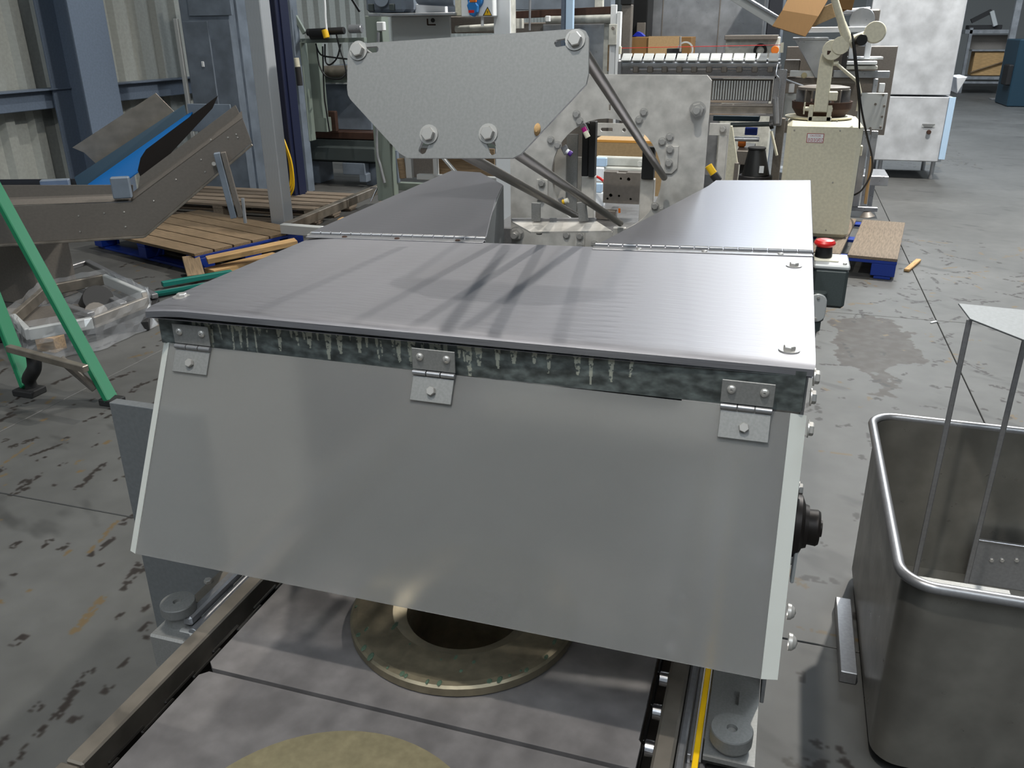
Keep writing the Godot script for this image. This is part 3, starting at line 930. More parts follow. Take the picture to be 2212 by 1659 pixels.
func guide(o: Node3D) -> void:
	var s := Node3D.new()
	s.name = "guide_assembly"
	o.add_child(s, true)
	var xf := Transform3D(Basis(Vector3(1, 0, -0.017), Vector3(-0.005, 0.954, -0.299), Vector3(0.016, 0.299, 0.954)), Vector3(-0.454, 1.418, -1.202))
	s.position = world_of(o).affine_inverse() * xf.origin
	var slot := func(a: Vector2, b: Vector2, r: float) -> Array:
		var q := []
		var d := (b - a).normalized()
		for k in 18:
			var w := TAU * k / 18
			var e := d.rotated(w + 0.01)
			q.append((b if e.dot(d) > 0.0 else a) + e * r)
		return q
	var outl := [Vector2(-0.1830, -0.0053), Vector2(-0.1852, 0.0048), Vector2(-0.1874, 0.0534), Vector2(-0.1842, 0.0635), Vector2(-0.1739, 0.0695), Vector2(0.1647, 0.0884), Vector2(0.1734, 0.0852), Vector2(0.1788, 0.0765), Vector2(0.1825, 0.0269), Vector2(0.1804, 0.0138), Vector2(0.0940, -0.0839), Vector2(0.0821, -0.0902), Vector2(-0.0796, -0.0951), Vector2(-0.0927, -0.0888), Vector2(-0.1788, -0.0114)]
	var p := [Vector2(-0.1695, 0.0594), Vector2(-0.1417, 0.0614), Vector2(0.1354, 0.0687), Vector2(0.1601, 0.0729), Vector2(-0.0482, -0.0601), Vector2(-0.0569, -0.0824), Vector2(0.0432, -0.0567), Vector2(0.0521, -0.0806)]
	var g := G.new()
	g.plate(xf, outl, 0.006, [slot.call(p[0], p[1], 0.0045), slot.call(p[2], p[3], 0.0050), slot.call(p[4], p[5], 0.0062), slot.call(p[6], p[7], 0.0062)])
	put(s, "guide_plate", g, M.satin, "large satin steel plate with clipped lower corners")
	var n := xf.basis.z
	var d := Vector3(-0.016, -0.299, -0.954)
	g = G.new()
	g.lathe(Transform3D(Basis(xf.basis.x, n, -xf.basis.y).scaled_local(Vector3(0.7, 1, 1.3)), Vector3(-0.338, 1.371, -1.189)), [Vector2(0.007, 0.0), Vector2(0.006, 0.003), Vector2(0.0035, 0.005), Vector2(0, 0.0055)], 14)
	put(s, "foam_dab", g, M.woodnew, "yellow foam dab on the plate edge")
	for e in [[p[0], 0.62], [p[3], 1.235], [p[4], 1.27], [p[6], 1.27]]:
		var at: Vector3 = xf * Vector3(e[0].x, e[0].y, 0)
		bolt(s, at, n, 0.0102, M.bolt, "bolt", 1.4)
		rod(s, "support_rod", M.rods, at - n * 0.006, at + d * e[1], 0.0092, -1.0, 18)
	# lower deflector hung under two of the rods
	var t0 := Vector3(-0.619, 1.071, -1.95)
	var t1 := Vector3(-0.408, 1.083, -1.95)
	var b1 := Vector3(-0.355, 1.08, -1.87)
	var b0 := Vector3(-0.547, 1.066, -1.87)
	g = G.new()
	var up := (t1 - t0).cross(b1 - t0).normalized()
	if up.y < 0.0:
		up = -up
	var th := up * 0.004
	var mid := (t0 + b1) * 0.5 - th * 0.5
	g.face([t0, t1, b1, b0], mid - up)
	g.face([t0 - th, t1 - th, b1 - th, b0 - th], mid + up)
	for e in [[t0, t1], [t1, b1], [b1, b0], [b0, t0]]:
		g.face([e[0], e[1], e[1] - th, e[0] - th], mid)
	put(s, "deflector", g, M.blasted, "narrow steel deflector under the rods")
	bar(s, "deflector_rim", M.steel, t0 + Vector3(0, 0.003, 0), t1 + Vector3(0, 0.003, 0), 0.005, 0.009, 0.001)
	for q in [[Vector3(-0.551, 1.123, -1.93), Vector3(-0.551, 1.079, -1.93)], [Vector3(-0.441, 1.13, -1.93), Vector3(-0.434, 1.085, -1.93)]]:
		bar(s, "hanger", M.satin, q[0], q[1], 0.022, 0.006, 0.001, Vector3(0, 0, 1))
	rod(s, "nut", M.bolt, Vector3(-0.529, 1.066, -1.88), Vector3(-0.529, 1.059, -1.88), 0.007)
	bx(s, "rod_foot", M.blasted, Vector3(-0.435, 0.954, -2.41), Vector3(0.037, 0.033, 0.02), 0.002)

# -------------------------------------------------------------------- slat conveyor
func conveyor() -> void:
	var h := 0.53
	var o := thing("slat_conveyor", "low conveyor with grey metal slats, bronze rings and steel side rails", "conveyor", Vector3(-0.467, 0, -0.9))
	var x0 := -0.825
	var x1 := -0.107
	var zc := -1.160
	var pitch := 0.534
	var notch := 0.018
	var bore := [[]]
	for k in 40:
		bore[0].append(Vector2(-0.458 - (x0 + x1) / 2 + 0.1015 * cos(TAU * k / 40), zc + 1.146 + 0.1015 * sin(TAU * k / 40)))
	for k in 3:
		var z := zc + pitch * (1 - k)
		var g := G.new()
		var hx := (x1 - x0) / 2
		var hz := pitch / 2 - 0.0035
		var ol := [Vector2(-hx + notch, -hz), Vector2(hx, -hz), Vector2(hx, -hz + 0.05), Vector2(hx - 0.004, -hz + 0.055), Vector2(hx - 0.004, hz - 0.06), Vector2(hx, hz - 0.05), Vector2(hx, hz - 0.012), Vector2(hx - 0.012, hz), Vector2(-hx + 0.012, hz), Vector2(-hx, hz - 0.012), Vector2(-hx, -hz + 0.012), Vector2(-hx + 0.012, -hz)]
		ol[0] = Vector2(-hx + 0.013, -hz)
		ol.pop_back()
		ol[10] = Vector2(-hx, -hz + 0.012)
		g.plate(Transform3D(Basis(Vector3.RIGHT, Vector3(0, 0, -1), Vector3.UP), Vector3((x0 + x1) / 2, h, z)), ol, 0.012, bore if k == 1 else [], 0.0012)
		put(o, "slat", g, M.slat)
	# bronze ring standing on the second slat, flush disc in the first
	var rc := Vector3(-0.458, h, -1.146)
	var g := G.new()
	g.lathe(Transform3D(Basis(), rc), [Vector2(0.199, 0.0), Vector2(0.203, 0.003), Vector2(0.203, 0.017), Vector2(0.199, 0.0205), Vector2(0.190, 0.022), Vector2(0.128, 0.022), Vector2(0.104, 0.012), Vector2(0.100, 0.004)], 64)
	put(o, "ring", g, M.bronze, "thick tarnished bronze ring")
	g = G.new()  # the bore goes on downwards as a deep cup under the slat
	g.lathe(Transform3D(Basis(), rc), [Vector2(0.1015, -0.001), Vector2(0.1, -0.012), Vector2(0.094, -0.20), Vector2(0.0, -0.21)], 40)
	g.lathe(Transform3D(Basis(), rc), [Vector2(0.0, -0.214), Vector2(0.098, -0.204), Vector2(0.106, -0.0125)], 40)
	put(o, "cup", g, M.bronze)
	rng.seed = 77
	g = G.new()
	for k in 26:  # crusts of verdigris on the rim of the ring
		var w := rng.randf_range(PI, TAU)
		var r := rng.randf_range(0.192, 0.197) if k < 18 else rng.randf_range(0.125, 0.185)
		var c := rc + Vector3(cos(w) * r, 0.0215, -sin(w) * r)
		var s := rng.randf_range(0.002, 0.005)
		g.lathe(Transform3D(Basis(Vector3.UP, w).scaled(Vector3(1, 1, rng.randf_range(1.2, 3.0))), c), [Vector2(s, 0.0), Vector2(s * 0.6, 0.0008), Vector2(0, 0.001)], 7)
	var cr := put(o, "crust", g, M.verdigris)
	cr.set_meta("kind", "stuff")
	g = G.new()
	g.lathe(Transform3D(Basis(), Vector3(-0.468, h, zc + pitch)), [Vector2(0.2235, 0.0), Vector2(0.2232, 0.0012), Vector2(0.0, 0.0014)], 64)
	put(o, "disc", g, M.brass, "flat brass disc set in a slat")
	# side rails
	bx(o, "rail", M.rail, Vector3(-0.884, h - 0.022, -1.48), Vector3(0.031, 0.048, 1.62), 0.003)
	bx(o, "rail", M.rail, Vector3(-0.886, h - 0.022, -0.42), Vector3(0.035, 0.048, 0.494), 0.003)
	bx(o, "rail", M.rail, Vector3(-0.072, h - 0.020, -1.19), Vector3(0.030, 0.050, 2.2), 0.004)
	bx(o, "rail_channel", M.steel, Vector3(-0.049, h - 0.030, -1.35), Vector3(0.012, 0.050, 1.9), 0.003)
	# chain in the left gap, rollers in the right one
	for k in 22:
		bx(o, "chain_link", M.greasy, Vector3(-0.838 - 0.007 * (k % 2), h - 0.018, -0.42 - k * 0.062), Vector3(0.006, 0.018, 0.075), 0.002)
	for k in 18:
		var z := -0.66 - k * 0.0767
		rod(o, "chain_roller", M.bright, Vector3(-0.104, h - 0.028, z), Vector3(-0.088, h - 0.028, z), 0.0125)
		bx(o, "chain_link", M.greasy, Vector3(-0.106, h - 0.028, z - 0.038), Vector3(0.004, 0.020, 0.07), 0.002)
	# troughs and understructure
	bx(o, "trough", M.rail, Vector3(-0.466, 0.262, -1.3), Vector3(0.84, 0.012, 2.4), 0.002)
	bx(o, "apron", M.steel, Vector3(-0.898, 0.39, -1.3), Vector3(0.004, 0.25, 2.4), 0.0)
	bx(o, "apron", M.steel, Vector3(-0.060, 0.39, -1.3), Vector3(0.004, 0.25, 2.4), 0.0)
	for x in [-0.80, -0.13]:
		bx(o, "frame_beam", M.steel, Vector3(x, 0.215, -1.3), Vector3(0.06, 0.08, 2.3), 0.004)
	for x in [-0.84, -0.09]:
		for z in [-0.35, -2.3]:
			bx(o, "leg", M.steel, Vector3(x, 0.0875, z), Vector3(0.05, 0.175, 0.05), 0.004)
	# left adjuster: block, round head with a bore, guide bars
	var cl := Vector3(-0.968, 0.545, -1.009)
	bx(o, "adjuster_block", M.satin, Vector3(cl.x + 0.002, 0.462, cl.z + 0.006), Vector3(0.075, 0.075, 0.075), 0.004)
	g = G.new()
	g.lathe(Transform3D(Basis(), Vector3(cl.x, 0.4995, cl.z - 0.004)), [Vector2(0.022, 0.0), Vector2(0.022, 0.026), Vector2(0.031, 0.027), Vector2(0.031, 0.044), Vector2(0.030, 0.046), Vector2(0.008, 0.046), Vector2(0.007, 0.040), Vector2(0.0, 0.039)], 32)
	put(o, "adjuster_head", g, M.satin)
	bx(o, "angle_bar", M.rail, Vector3(-0.968, 0.508, -1.62), Vector3(0.034, 0.006, 1.12), 0.001)
	bx(o, "angle_bar", M.steel, Vector3(-0.944, 0.515, -1.60), Vector3(0.020, 0.020, 1.20), 0.004)
	rod(o, "guide_shaft", M.steel, Vector3(-0.925, 0.500, -0.99), Vector3(-0.925, 0.500, -2.2), 0.011)
	rod(o, "cross_pin", M.bolt, Vector3(-0.955, 0.492, -0.995), Vector3(-0.898, 0.492, -0.995), 0.010)
	bolt(o, Vector3(-0.984, 0.511, -1.118), Vector3.UP, 0.008, M.bolt, "bolt", 0.0)
	# right adjuster
	var cr2 := Vector3(0.019, 0.545, -1)
	g = G.new()
	g.plate(Transform3D(Basis(Vector3.RIGHT, Vector3(0, 0, -1), Vector3.UP), Vector3(0.018, 0.512, 0)), [Vector2(-0.036, 0.967), Vector2(0.038, 0.967), Vector2(0.038, 2.1), Vector2(-0.036, 2.1)], 0.008, [[Vector2(0.0, 1.085), Vector2(0.008, 1.085), Vector2(0.008, 1.115), Vector2(0.0, 1.115)]])
	put(o, "top_plate", g, M.satin)
	bx(o, "adjuster_block", M.satin, Vector3(0.018, 0.455, -1.60), Vector3(0.078, 0.098, 1.18), 0.003)
	g = G.new()
	g.lathe(Transform3D(Basis(), Vector3(cr2.x, 0.5125, cr2.z)), [Vector2(0.024, 0.0), Vector2(0.030, 0.008), Vector2(0.031, 0.010), Vector2(0.031, 0.030), Vector2(0.030, 0.032), Vector2(0.008, 0.032), Vector2(0.007, 0.026), Vector2(0.0, 0.025)], 32)
	put(o, "adjuster_head", g, M.satin)
	bx(o, "wear_strip", M.yellow, Vector3(-0.0275, 0.500, -1.35), Vector3(0.009, 0.018, 1.9), 0.001)
	bx(o, "strip_holder", M.steel, Vector3(-0.038, 0.495, -1.60), Vector3(0.006, 0.02, 1.26), 0.001)
	rod(o, "cross_shaft", M.steel, Vector3(-0.056, 0.468, -0.965), Vector3(-0.012, 0.468, -0.965), 0.022)
	bx(o, "shaft_block", M.black, Vector3(0.02, 0.455, -0.955), Vector3(0.07, 0.07, 0.05), 0.004)

func rounded(cx: float, cz: float, hx: float, hz: float, r: float, y: float, n := 7) -> Array:  # [points, outward normals] of a rounded rectangle, counter-clockwise from above
	var p := []
	var m := []
	for c in [[1, -1, 0.0], [-1, -1, PI / 2], [-1, 1, PI], [1, 1, PI * 1.5]]:
		for k in n + 1:
			var w: float = c[2] + PI / 2 * k / n
			var d := Vector3(cos(w), 0, -sin(w))
			p.append(Vector3(cx + c[0] * (hx - r), y, cz + c[1] * (hz - r)) + d * r)
			m.append(d)
	return [p, m]

func loft(g: G, a: Array, b: Array, sign_ := 1.0) -> void:
	var k: int = a[0].size()
	for i in k:
		var j := (i + 1) % k
		if sign_ > 0.0:
			g.tri(a[0][i], a[0][j], b[0][j], a[1][i], a[1][j], b[1][j])
			g.tri(a[0][i], b[0][j], b[0][i], a[1][i], b[1][j], b[1][i])
		else:
			g.tri(a[0][i], b[0][j], a[0][j], -a[1][i], -b[1][j], -a[1][j])
			g.tri(a[0][i], b[0][i], b[0][j], -a[1][i], -b[1][i], -b[1][j])

func tub_and_stand() -> void:
	var cx := 0.76
	var cz := -1.922
	var hx := 0.45
	var hz := 0.405
	var o := thing("steel_tub", "open stainless steel tub with rolled rim on the concrete floor", "tub", Vector3(cx, 0, cz))
	var g := G.new()
	var lo := rounded(cx, cz, hx - 0.012, hz - 0.012, 0.055, 0.035)
	var hi := rounded(cx, cz, hx - 0.008, hz - 0.008, 0.06, 0.500)
	var hin := rounded(cx, cz, hx - 0.011, hz - 0.011, 0.057, 0.500)
	var lin := rounded(cx, cz, hx - 0.016, hz - 0.016, 0.052, 0.045)
	loft(g, lo, hi)
	for q in [hin, lin]:
		for i in q[1].size():
			q[1][i] = -q[1][i]
	loft(g, hin, lin, 1.0)
	g.face(lin[0], Vector3(cx, -1, cz))
	g.face(lo[0], Vector3(cx, 1, cz))
	put(o, "wall", g, M.tub)
	g = G.new()
	var loop: Array = rounded(cx, cz, hx, hz, 0.065, 0.503, 10)[0]
	loop.append(loop[0])
	loop.append(loop[1])
	g.pipe(loop, 0.0115, 12)
	put(o, "rim", g, M.steel, "rolled steel rim")
	bx(o, "skid", M.steel, Vector3(0.292, 0.018, -1.955), Vector3(0.040, 0.034, 0.31), 0.002)
	bx(o, "skid", M.steel, Vector3(1.22, 0.018, -1.955), Vector3(0.040, 0.034, 0.31), 0.002)
	bx(o, "foot", M.rubber, Vector3(cx, 0.018, cz), Vector3(0.5, 0.034, 0.5), 0.003)
	# sheet metal stand inside the tub
	var s := thing("sheet_stand", "sheet steel stand with thin upright posts standing inside the tub", "stand", Vector3(0.6, 0.045, -2.1))
	var y := 0.86
	g = G.new()
	var top := [Vector2(0.458, -2.263), Vector2(0.629, -2.245), Vector2(0.570, -1.980), Vector2(0.464, -2.138)]
	var q := []
	for p in top:
		q.append(Vector2(p.x, -p.y))
	g.plate(Transform3D(Basis(Vector3.RIGHT, Vector3(0, 0, -1), Vector3.UP), Vector3(0, y, 0)), q, 0.004, [], 0.0008)
	put(s, "top_sheet", g, M.panel)
	var a := Vector3(0.461, 0.855, -2.146)
	bx(s, "post", M.steel, Vector3(a.x + 0.004, 0.45, a.z), Vector3(0.012, 0.81, 0.004), 0.001)
	bx(s, "post", M.steel, Vector3(a.x + 0.009, 0.45, a.z - 0.006), Vector3(0.004, 0.81, 0.014), 0.001)
	var b := Vector3(0.551, 0.345, -2)
	var px := Vector3(0.587, 0.1, -2.143)
	bx(s, "post", M.steel, Vector3(px.x + 0.003, 0.45, px.z), Vector3(0.012, 0.81, 0.004), 0.001)
	bx(s, "post", M.steel, Vector3(px.x + 0.008, 0.45, px.z - 0.006), Vector3(0.004, 0.81, 0.014), 0.001)
	var pl := Vector3(0.624, 0.19, -2.273)
	bx(s, "base_plate", M.steel, Vector3(pl.x + 0.15, 0.117, pl.z), Vector3(0.30, 0.144, 0.004), 0.001)
	bx(s, "plate_edge", M.bright, Vector3(pl.x + 0.15, 0.190, pl.z + 0.004), Vector3(0.30, 0.004, 0.010), 0.001)
	for e in [0.05, 0.075, 0.11]:
		bolt(s, Vector3(pl.x + e, 0.12 + e * 0.2, pl.z + 0.002), Vector3(0, 0, 1), 0.006, M.bolt, "bolt", 0.0)
	var le := Vector3(0.435, 0.3, -1.84)
	bx(s, "ledge", M.satin, Vector3(le.x + 0.06, 0.30, le.z), Vector3(0.22, 0.004, 0.05), 0.001)
	bx(s, "ledge_leg", M.steel, Vector3(le.x + 0.12, 0.17, le.z), Vector3(0.01, 0.25, 0.03), 0.001)

func pallet(label: String, group: String, corner: Vector3, along_: Vector3, across: Vector3, length: float, boards: Array, m: Material, trim: Material) -> void:
	# corner: a top corner of the deck; boards: [offset, width] measured along "across"
	var o := thing("pallet", label, "pallet", Vector3(corner.x, 0, corner.z), group)
	var total: float = boards[-1][0] + boards[-1][1]
	var tb := Basis(along_, Vector3.UP, along_.cross(Vector3.UP))
	for b in boards:
		bx(o, "deck_board", m, corner + along_ * length / 2 + across * (b[0] + b[1] / 2) + Vector3(0, -0.010, 0), Vector3(length, 0.020, b[1]), 0.002, tb)
	var cb := Basis(across, Vector3.UP, across.cross(Vector3.UP))
	for e in [0.05, length / 2, length - 0.05]:
		bx(o, "stringer", trim, corner + along_ * e + across * total / 2 + Vector3(0, -0.031, 0), Vector3(total, 0.020, 0.10), 0.002, cb)
		for f in [0.075, total / 2, total - 0.075]:
			bx(o, "block", trim, corner + along_ * e + across * f + Vector3(0, -0.0815, 0), Vector3(0.145, 0.079, 0.10), 0.003, cb)
	for f in [0.075, total / 2, total - 0.075]:
		bx(o, "bottom_board", trim, corner + along_ * length / 2 + across * f + Vector3(0, -0.1315, 0), Vector3(length, 0.017, 0.10), 0.002, tb)

func cream_machine() -> void:
	var al := Vector3(0.14, 0, -1.0).normalized()
	var ac := Vector3(-1.0, 0, -0.14).normalized()
	pallet("worn wooden pallet with blue blocks under the cream machine", "", Vector3(0.760, 0.142, -5.715), al, ac, 1.2, [[0.0, 0.30], [0.345, 0.20], [0.575, 0.145], [0.75, 0.145]], M.woodgrey, M.blue)
	var o := thing("metal_detector_unit", "cream painted floor machine with jointed arms and round heads on a pallet", "machine", Vector3(0.23, 0.142, -6.45))
	var z := -6.2
	var c := Vector3.ZERO
	bx(o, "cabinet", M.cream, Vector3(0.241, 0.532, -6.45), Vector3(0.484, 0.776, 0.5), 0.03)
	g_top(o)
	# caution sticker
	var sa := Vector3(0.132, 0.847, -6.198)
	var sb := Vector3(0.241, 0.786, -6.198)
	var sc := (sa + sb) / 2
	var sw := sb.x - sa.x
	var sh := sa.y - sb.y
	var st := Node3D.new()
	st.name = "caution_sticker"
	o.add_child(st, true)
	st.position = world_of(o).affine_inverse() * sc
	bx(st, "border", M.redink, sc, Vector3(sw, sh, 0.001), 0.0)
	bx(st, "paper", M.white, sc + Vector3(0, 0, 0.0006), Vector3(sw * 0.93, sh * 0.89, 0.001), 0.0)
	var f := SystemFont.new()
	f.font_names = PackedStringArray(["Droid Sans"])
	var tm := TextMesh.new()
	tm.font = f
	tm.text = "CAUTION"
	tm.font_size = 32
	tm.pixel_size = 0.0005
	tm.depth = 0.0006
	inst(st, "lettering", tm, M.redink, Transform3D(Basis(), sc + Vector3(0, sh * 0.25, 0.0014)))
	rng.seed = 3
	for k in 3:
		var x := -0.42
		while x < 0.38:
			var w := rng.randf_range(0.06, 0.17)
			bx(st, "print", M.redink, sc + Vector3((x + w / 2) * sw, sh * (-0.05 - 0.14 * k), 0.0012), Vector3(w * sw, sh * 0.06, 0.0004), 0.0)
			x += w + 0.04
	for p in [Vector3(0.047, 0.865, -6.2), Vector3(0.338, 0.869, -6.2), Vector3(0.31, 0.928, -6.2), Vector3(0.336, 0.528, -6.2), Vector3(0.334, 0.2, -6.2)]:
		bolt(o, p, Vector3(0, 0, 1), 0.006, M.bolt, "screw", 0.0)

func g_top(o: Node3D) -> void:
	var z := -6.2
	var top := Vector3(0.199, 0.926, -6.2)
	var y := top.y
	var cx := top.x
	# turntable dish, vanes and rim
	var g := G.new()
	g.lathe(Transform3D(Basis(), Vector3(cx, y, z - 0.26)), [Vector2(0.215, 0.0), Vector2(0.225, 0.012), Vector2(0.0, 0.016)], 36)
	put(o, "deck", g, M.cream)
	g = G.new()
	g.lathe(Transform3D(Basis(), Vector3(cx + 0.01, y + 0.016, z - 0.26)), [Vector2(0.16, 0.0), Vector2(0.195, 0.05), Vector2(0.20, 0.095), Vector2(0.188, 0.095), Vector2(0.15, 0.03), Vector2(0, 0.03)], 36)
	put(o, "bowl", g, M.rust, "brown rusty bowl")
	for k in 9:
		var w := TAU * k / 9 + 0.2
		bx(o, "vane", M.dullgalv if k % 2 else M.steel, Vector3(cx + 0.01 + cos(w) * 0.15, y + 0.135, z - 0.26 + sin(w) * 0.15), Vector3(0.055, 0.11, 0.012), 0.003, Basis(Vector3.UP, -w))
	g = G.new()
	g.lathe(Transform3D(Basis(), Vector3(cx + 0.01, y + 0.185, z - 0.26)), [Vector2(0.0, 0.0), Vector2(0.17, 0.0), Vector2(0.17, 0.018), Vector2(0.12, 0.026), Vector2(0.0, 0.026)], 36)
	put(o, "bowl_cover", g, M.dullgalv)
	# yoke and upright arm
	bx(o, "yoke", M.cream, Vector3(0.137, 0.979, -6.185), Vector3(0.029, 0.103, 0.03), 0.003)
	bx(o, "yoke", M.cream, Vector3(0.253, 0.979, -6.185), Vector3(0.029, 0.099, 0.03), 0.003)
	bx(o, "yoke", M.cream, Vector3(0.199, 0.943, -6.185), Vector3(0.146, 0.029, 0.03), 0.003)
	rod(o, "pivot", M.cream, Vector3(0.087, 1.005, -6.185), Vector3(0.271, 1.002, -6.185), 0.014)
	rod(o, "lever", M.cream, Vector3(0.093, 1.047, -6.17), Vector3(0.094, 0.971, -6.17), 0.005)
	g = G.new()
	g.plate(Transform3D(Basis(), Vector3(0, 0, -6.16)), [Vector2(0.153, 0.987), Vector2(0.240, 0.986), Vector2(0.238, 1.331), Vector2(0.229, 1.353), Vector2(0.159, 1.348), Vector2(0.154, 1.323), Vector2(0.151, 1.252)], 0.05, [], 0.006)
	put(o, "upright_arm", g, M.cream)
	bx(o, "side_box", M.cream, Vector3(0.262, 1.088, -6.185), Vector3(0.06, 0.058, 0.05), 0.006)
	rod(o, "joint", M.cream, Vector3(0.219, 1.371, -6.1), Vector3(0.222, 1.369, -6.18), 0.062)
	rod(o, "joint", M.cream, Vector3(0.265, 1.398, -6.09), Vector3(0.269, 1.397, -6.18), 0.055)
	bx(o, "knuckle", M.cream, Vector3(0.216, 1.373, -6.145), Vector3(0.084, 0.049, 0.05), 0.008)
	bx(o, "latch", M.rust, Vector3(0.201, 1.355, -6.11), Vector3(0.025, 0.027, 0.02), 0.002)
	rod(o, "upper_arm", M.cream, Vector3(0.311, 1.414, -6.12), Vector3(0.253, 1.528, -6.1), 0.032, 0.026)
	rod(o, "upper_arm", M.cream, Vector3(0.264, 1.506, -6.1), Vector3(0.17, 1.713, -6.05), 0.024, 0.021)
	rod(o, "cross_arm", M.cream, Vector3(0.316, 1.414, -6.12), Vector3(0.433, 1.462, -6.12), 0.038, 0.030)
	rod(o, "lens", M.greasy, Vector3(0.363, 1.422, -6.14), Vector3(0.382, 1.431, -6.02), 0.034)
	rod(o, "round_head", M.cream, Vector3(0.46, 1.473, -6.14), Vector3(0.452, 1.476, -6.04), 0.066, 0.062, 28)
	rod(o, "brace", M.cream, Vector3(0.254, 1.289, -6.15), Vector3(0.4, 1.179, -6.18), 0.010)
	rod(o, "brace", M.cream, Vector3(0.4, 1.179, -6.18), Vector3(0.429, 1.104, -6.2), 0.012)
	rod(o, "brace_pin", M.cream, Vector3(0.237, 1.29, -6.14), Vector3(0.268, 1.29, -6.14), 0.014)
	rod(o, "valve", M.cream, Vector3(0.43, 1.066, -6.22), Vector3(0.429, 0.993, -6.22), 0.010)
	hose(o, "cable", M.black, [Vector3(0.319, 1.469, -6.05), Vector3(0.351, 1.367, -6.03), Vector3(0.391, 1.204, -6.03), Vector3(0.435, 1.035, -6.05), Vector3(0.505, 0.85, -6.2), Vector3(0.582, 0.661, -6.4), Vector3(0.604, 0.522, -6.6), Vector3(0.588, 0.372, -6.9), Vector3(0.549, 0.315, -7)], 0.007)
	hose(o, "cable", M.black, [Vector3(0.332, 1.42, -6.07), Vector3(0.378, 1.23, -6.06), Vector3(0.427, 1.031, -6.1), Vector3(0.475, 0.778, -6.3)], 0.006)

func wrapping_machine() -> void:
	var o := thing("packing_machine", "cluttered steel packing machine with a sheet hopper behind the cream machine", "machine", Vector3(0.6, 0, -7.7))
	var g := G.new()
	g.plate(Transform3D(Basis(), Vector3(0, 0, -7.2)), [Vector2(-0.019, 1.420), Vector2(0.256, 1.419), Vector2(0.275, 1.145), Vector2(0.158, 1.151)], 0.3, [], 0.004)
	put(o, "hopper", g, M.galv, "tapered galvanised hopper")
	bx(o, "hopper_rim", M.galv, Vector3(0.093, 1.426, -7.35), Vector3(0.259, 0.019, 0.32), 0.003)
	bx(o, "cross_beam", M.alloy, Vector3(0.084, 1.177, -7.275), Vector3(0.224, 0.044, 0.05), 0.003)
	rod(o, "knob", M.brass, Vector3(0.079, 1.165, -7.24), Vector3(0.078, 1.167, -7.2), 0.022)
	bx(o, "gear_case", M.dullgalv, Vector3(-0.018, 1.224, -7.5), Vector3(0.118, 0.093, 0.2), 0.006)
	bx(o, "side_panel", M.alloy, Vector3(0.002, 0.916, -7.41), Vector3(0.096, 0.212, 0.02), 0.003)
	bx(o, "white_block", M.white, Vector3(-0.003, 1.065, -7.37), Vector3(0.042, 0.066, 0.04), 0.003)
	bx(o, "main_panel", M.alloy, Vector3(0.613, 0.896, -7.415), Vector3(0.199, 0.272, 0.03), 0.003)
	for p in [Vector3(0.517, 1.014, -7.4), Vector3(0.68, 1.02, -7.4), Vector3(0.634, 0.951, -7.4), Vector3(0.695, 0.859, -7.4), Vector3(0.623, 0.77, -7.4), Vector3(0.697, 0.779, -7.4), Vector3(0.699, 0.938, -7.4)]:
		bolt(o, p, Vector3(0, 0, 1), 0.010, M.dullgalv, "bolt", 0.0)
	bx(o, "tray", M.white, Vector3(0.486, 1.254, -7.425), Vector3(0.216, 0.026, 0.25), 0.004)
	bx(o, "tray", M.offwhite, Vector3(0.492, 1.22, -7.445), Vector3(0.224, 0.027, 0.25), 0.004)
	bx(o, "beam", M.galv, Vector3(0.503, 1.166, -7.48), Vector3(0.411, 0.051, 0.06), 0.004)
	bx(o, "plate_shelf", M.alloy, Vector3(0.504, 1.285, -7.5), Vector3(0.272, 0.017, 0.2), 0.002)
	bx(o, "white_post", M.white, Vector3(0.405, 1.34, -7.37), Vector3(0.039, 0.115, 0.04), 0.003)
	bx(o, "white_post", M.white, Vector3(0.52, 1.351, -7.37), Vector3(0.042, 0.137, 0.04), 0.003)
	bx(o, "top_bar", M.white, Vector3(0.304, 1.489, -7.33), Vector3(0.48, 0.039, 0.06), 0.004)
	bx(o, "motor_mount", M.dullgalv, Vector3(0.486, 1.571, -7.7), Vector3(0.201, 0.122, 0.2), 0.01)
	rod(o, "motor", M.galv, Vector3(0.459, 1.553, -7.55), Vector3(0.447, 1.551, -7.35), 0.09, -1.0, 24)
	rod(o, "air_cylinder", M.galv, Vector3(0.301, 1.61, -7.5), Vector3(0.505, 1.623, -7.5), 0.025)
	bx(o, "back_plate", M.dullgalv, Vector3(0.346, 1.023, -7.775), Vector3(0.841, 0.682, 0.05), 0.004)
	bx(o, "bracket", M.charcoal, Vector3(0.361, 1.273, -7.35), Vector3(0.033, 0.132, 0.1), 0.002)
	bx(o, "slide", M.galv, Vector3(0.613, 1.077, -7.445), Vector3(0.033, 0.118, 0.05), 0.003)
	bx(o, "white_block", M.white, Vector3(0.658, 1.073, -7.37), Vector3(0.04, 0.067, 0.04), 0.003)
	bx(o, "lower_shelf", M.dullgalv, Vector3(0.284, 1.116, -7.6), Vector3(0.657, 0.042, 0.2), 0.003)
	bx(o, "switch_box", M.cream, Vector3(0.557, 0.607, -7.33), Vector3(0.051, 0.078, 0.06), 0.004)
	rod(o, "hand_lever", M.galv, Vector3(-0.064, 1.142, -7.15), Vector3(0.08, 1.093, -7.15), 0.008)
	rod(o, "lever_ball", M.black, Vector3(-0.092, 1.145, -7.15), Vector3(-0.057, 1.138, -7.15), 0.026)
	for q in [[Vector3(0.606, 0.749, -7.5), Vector3(0.629, 0.349, -7.5)], [Vector3(0.673, 0.738, -7.55), Vector3(0.697, 0.336, -7.55)]]:
		bar(o, "leg", M.galv, Vector3(q[0].x, q[0].y, q[0].z), Vector3(q[0].x, 0.14, q[0].z), 0.05, 0.05, 0.003, Vector3(0, 0, 1))
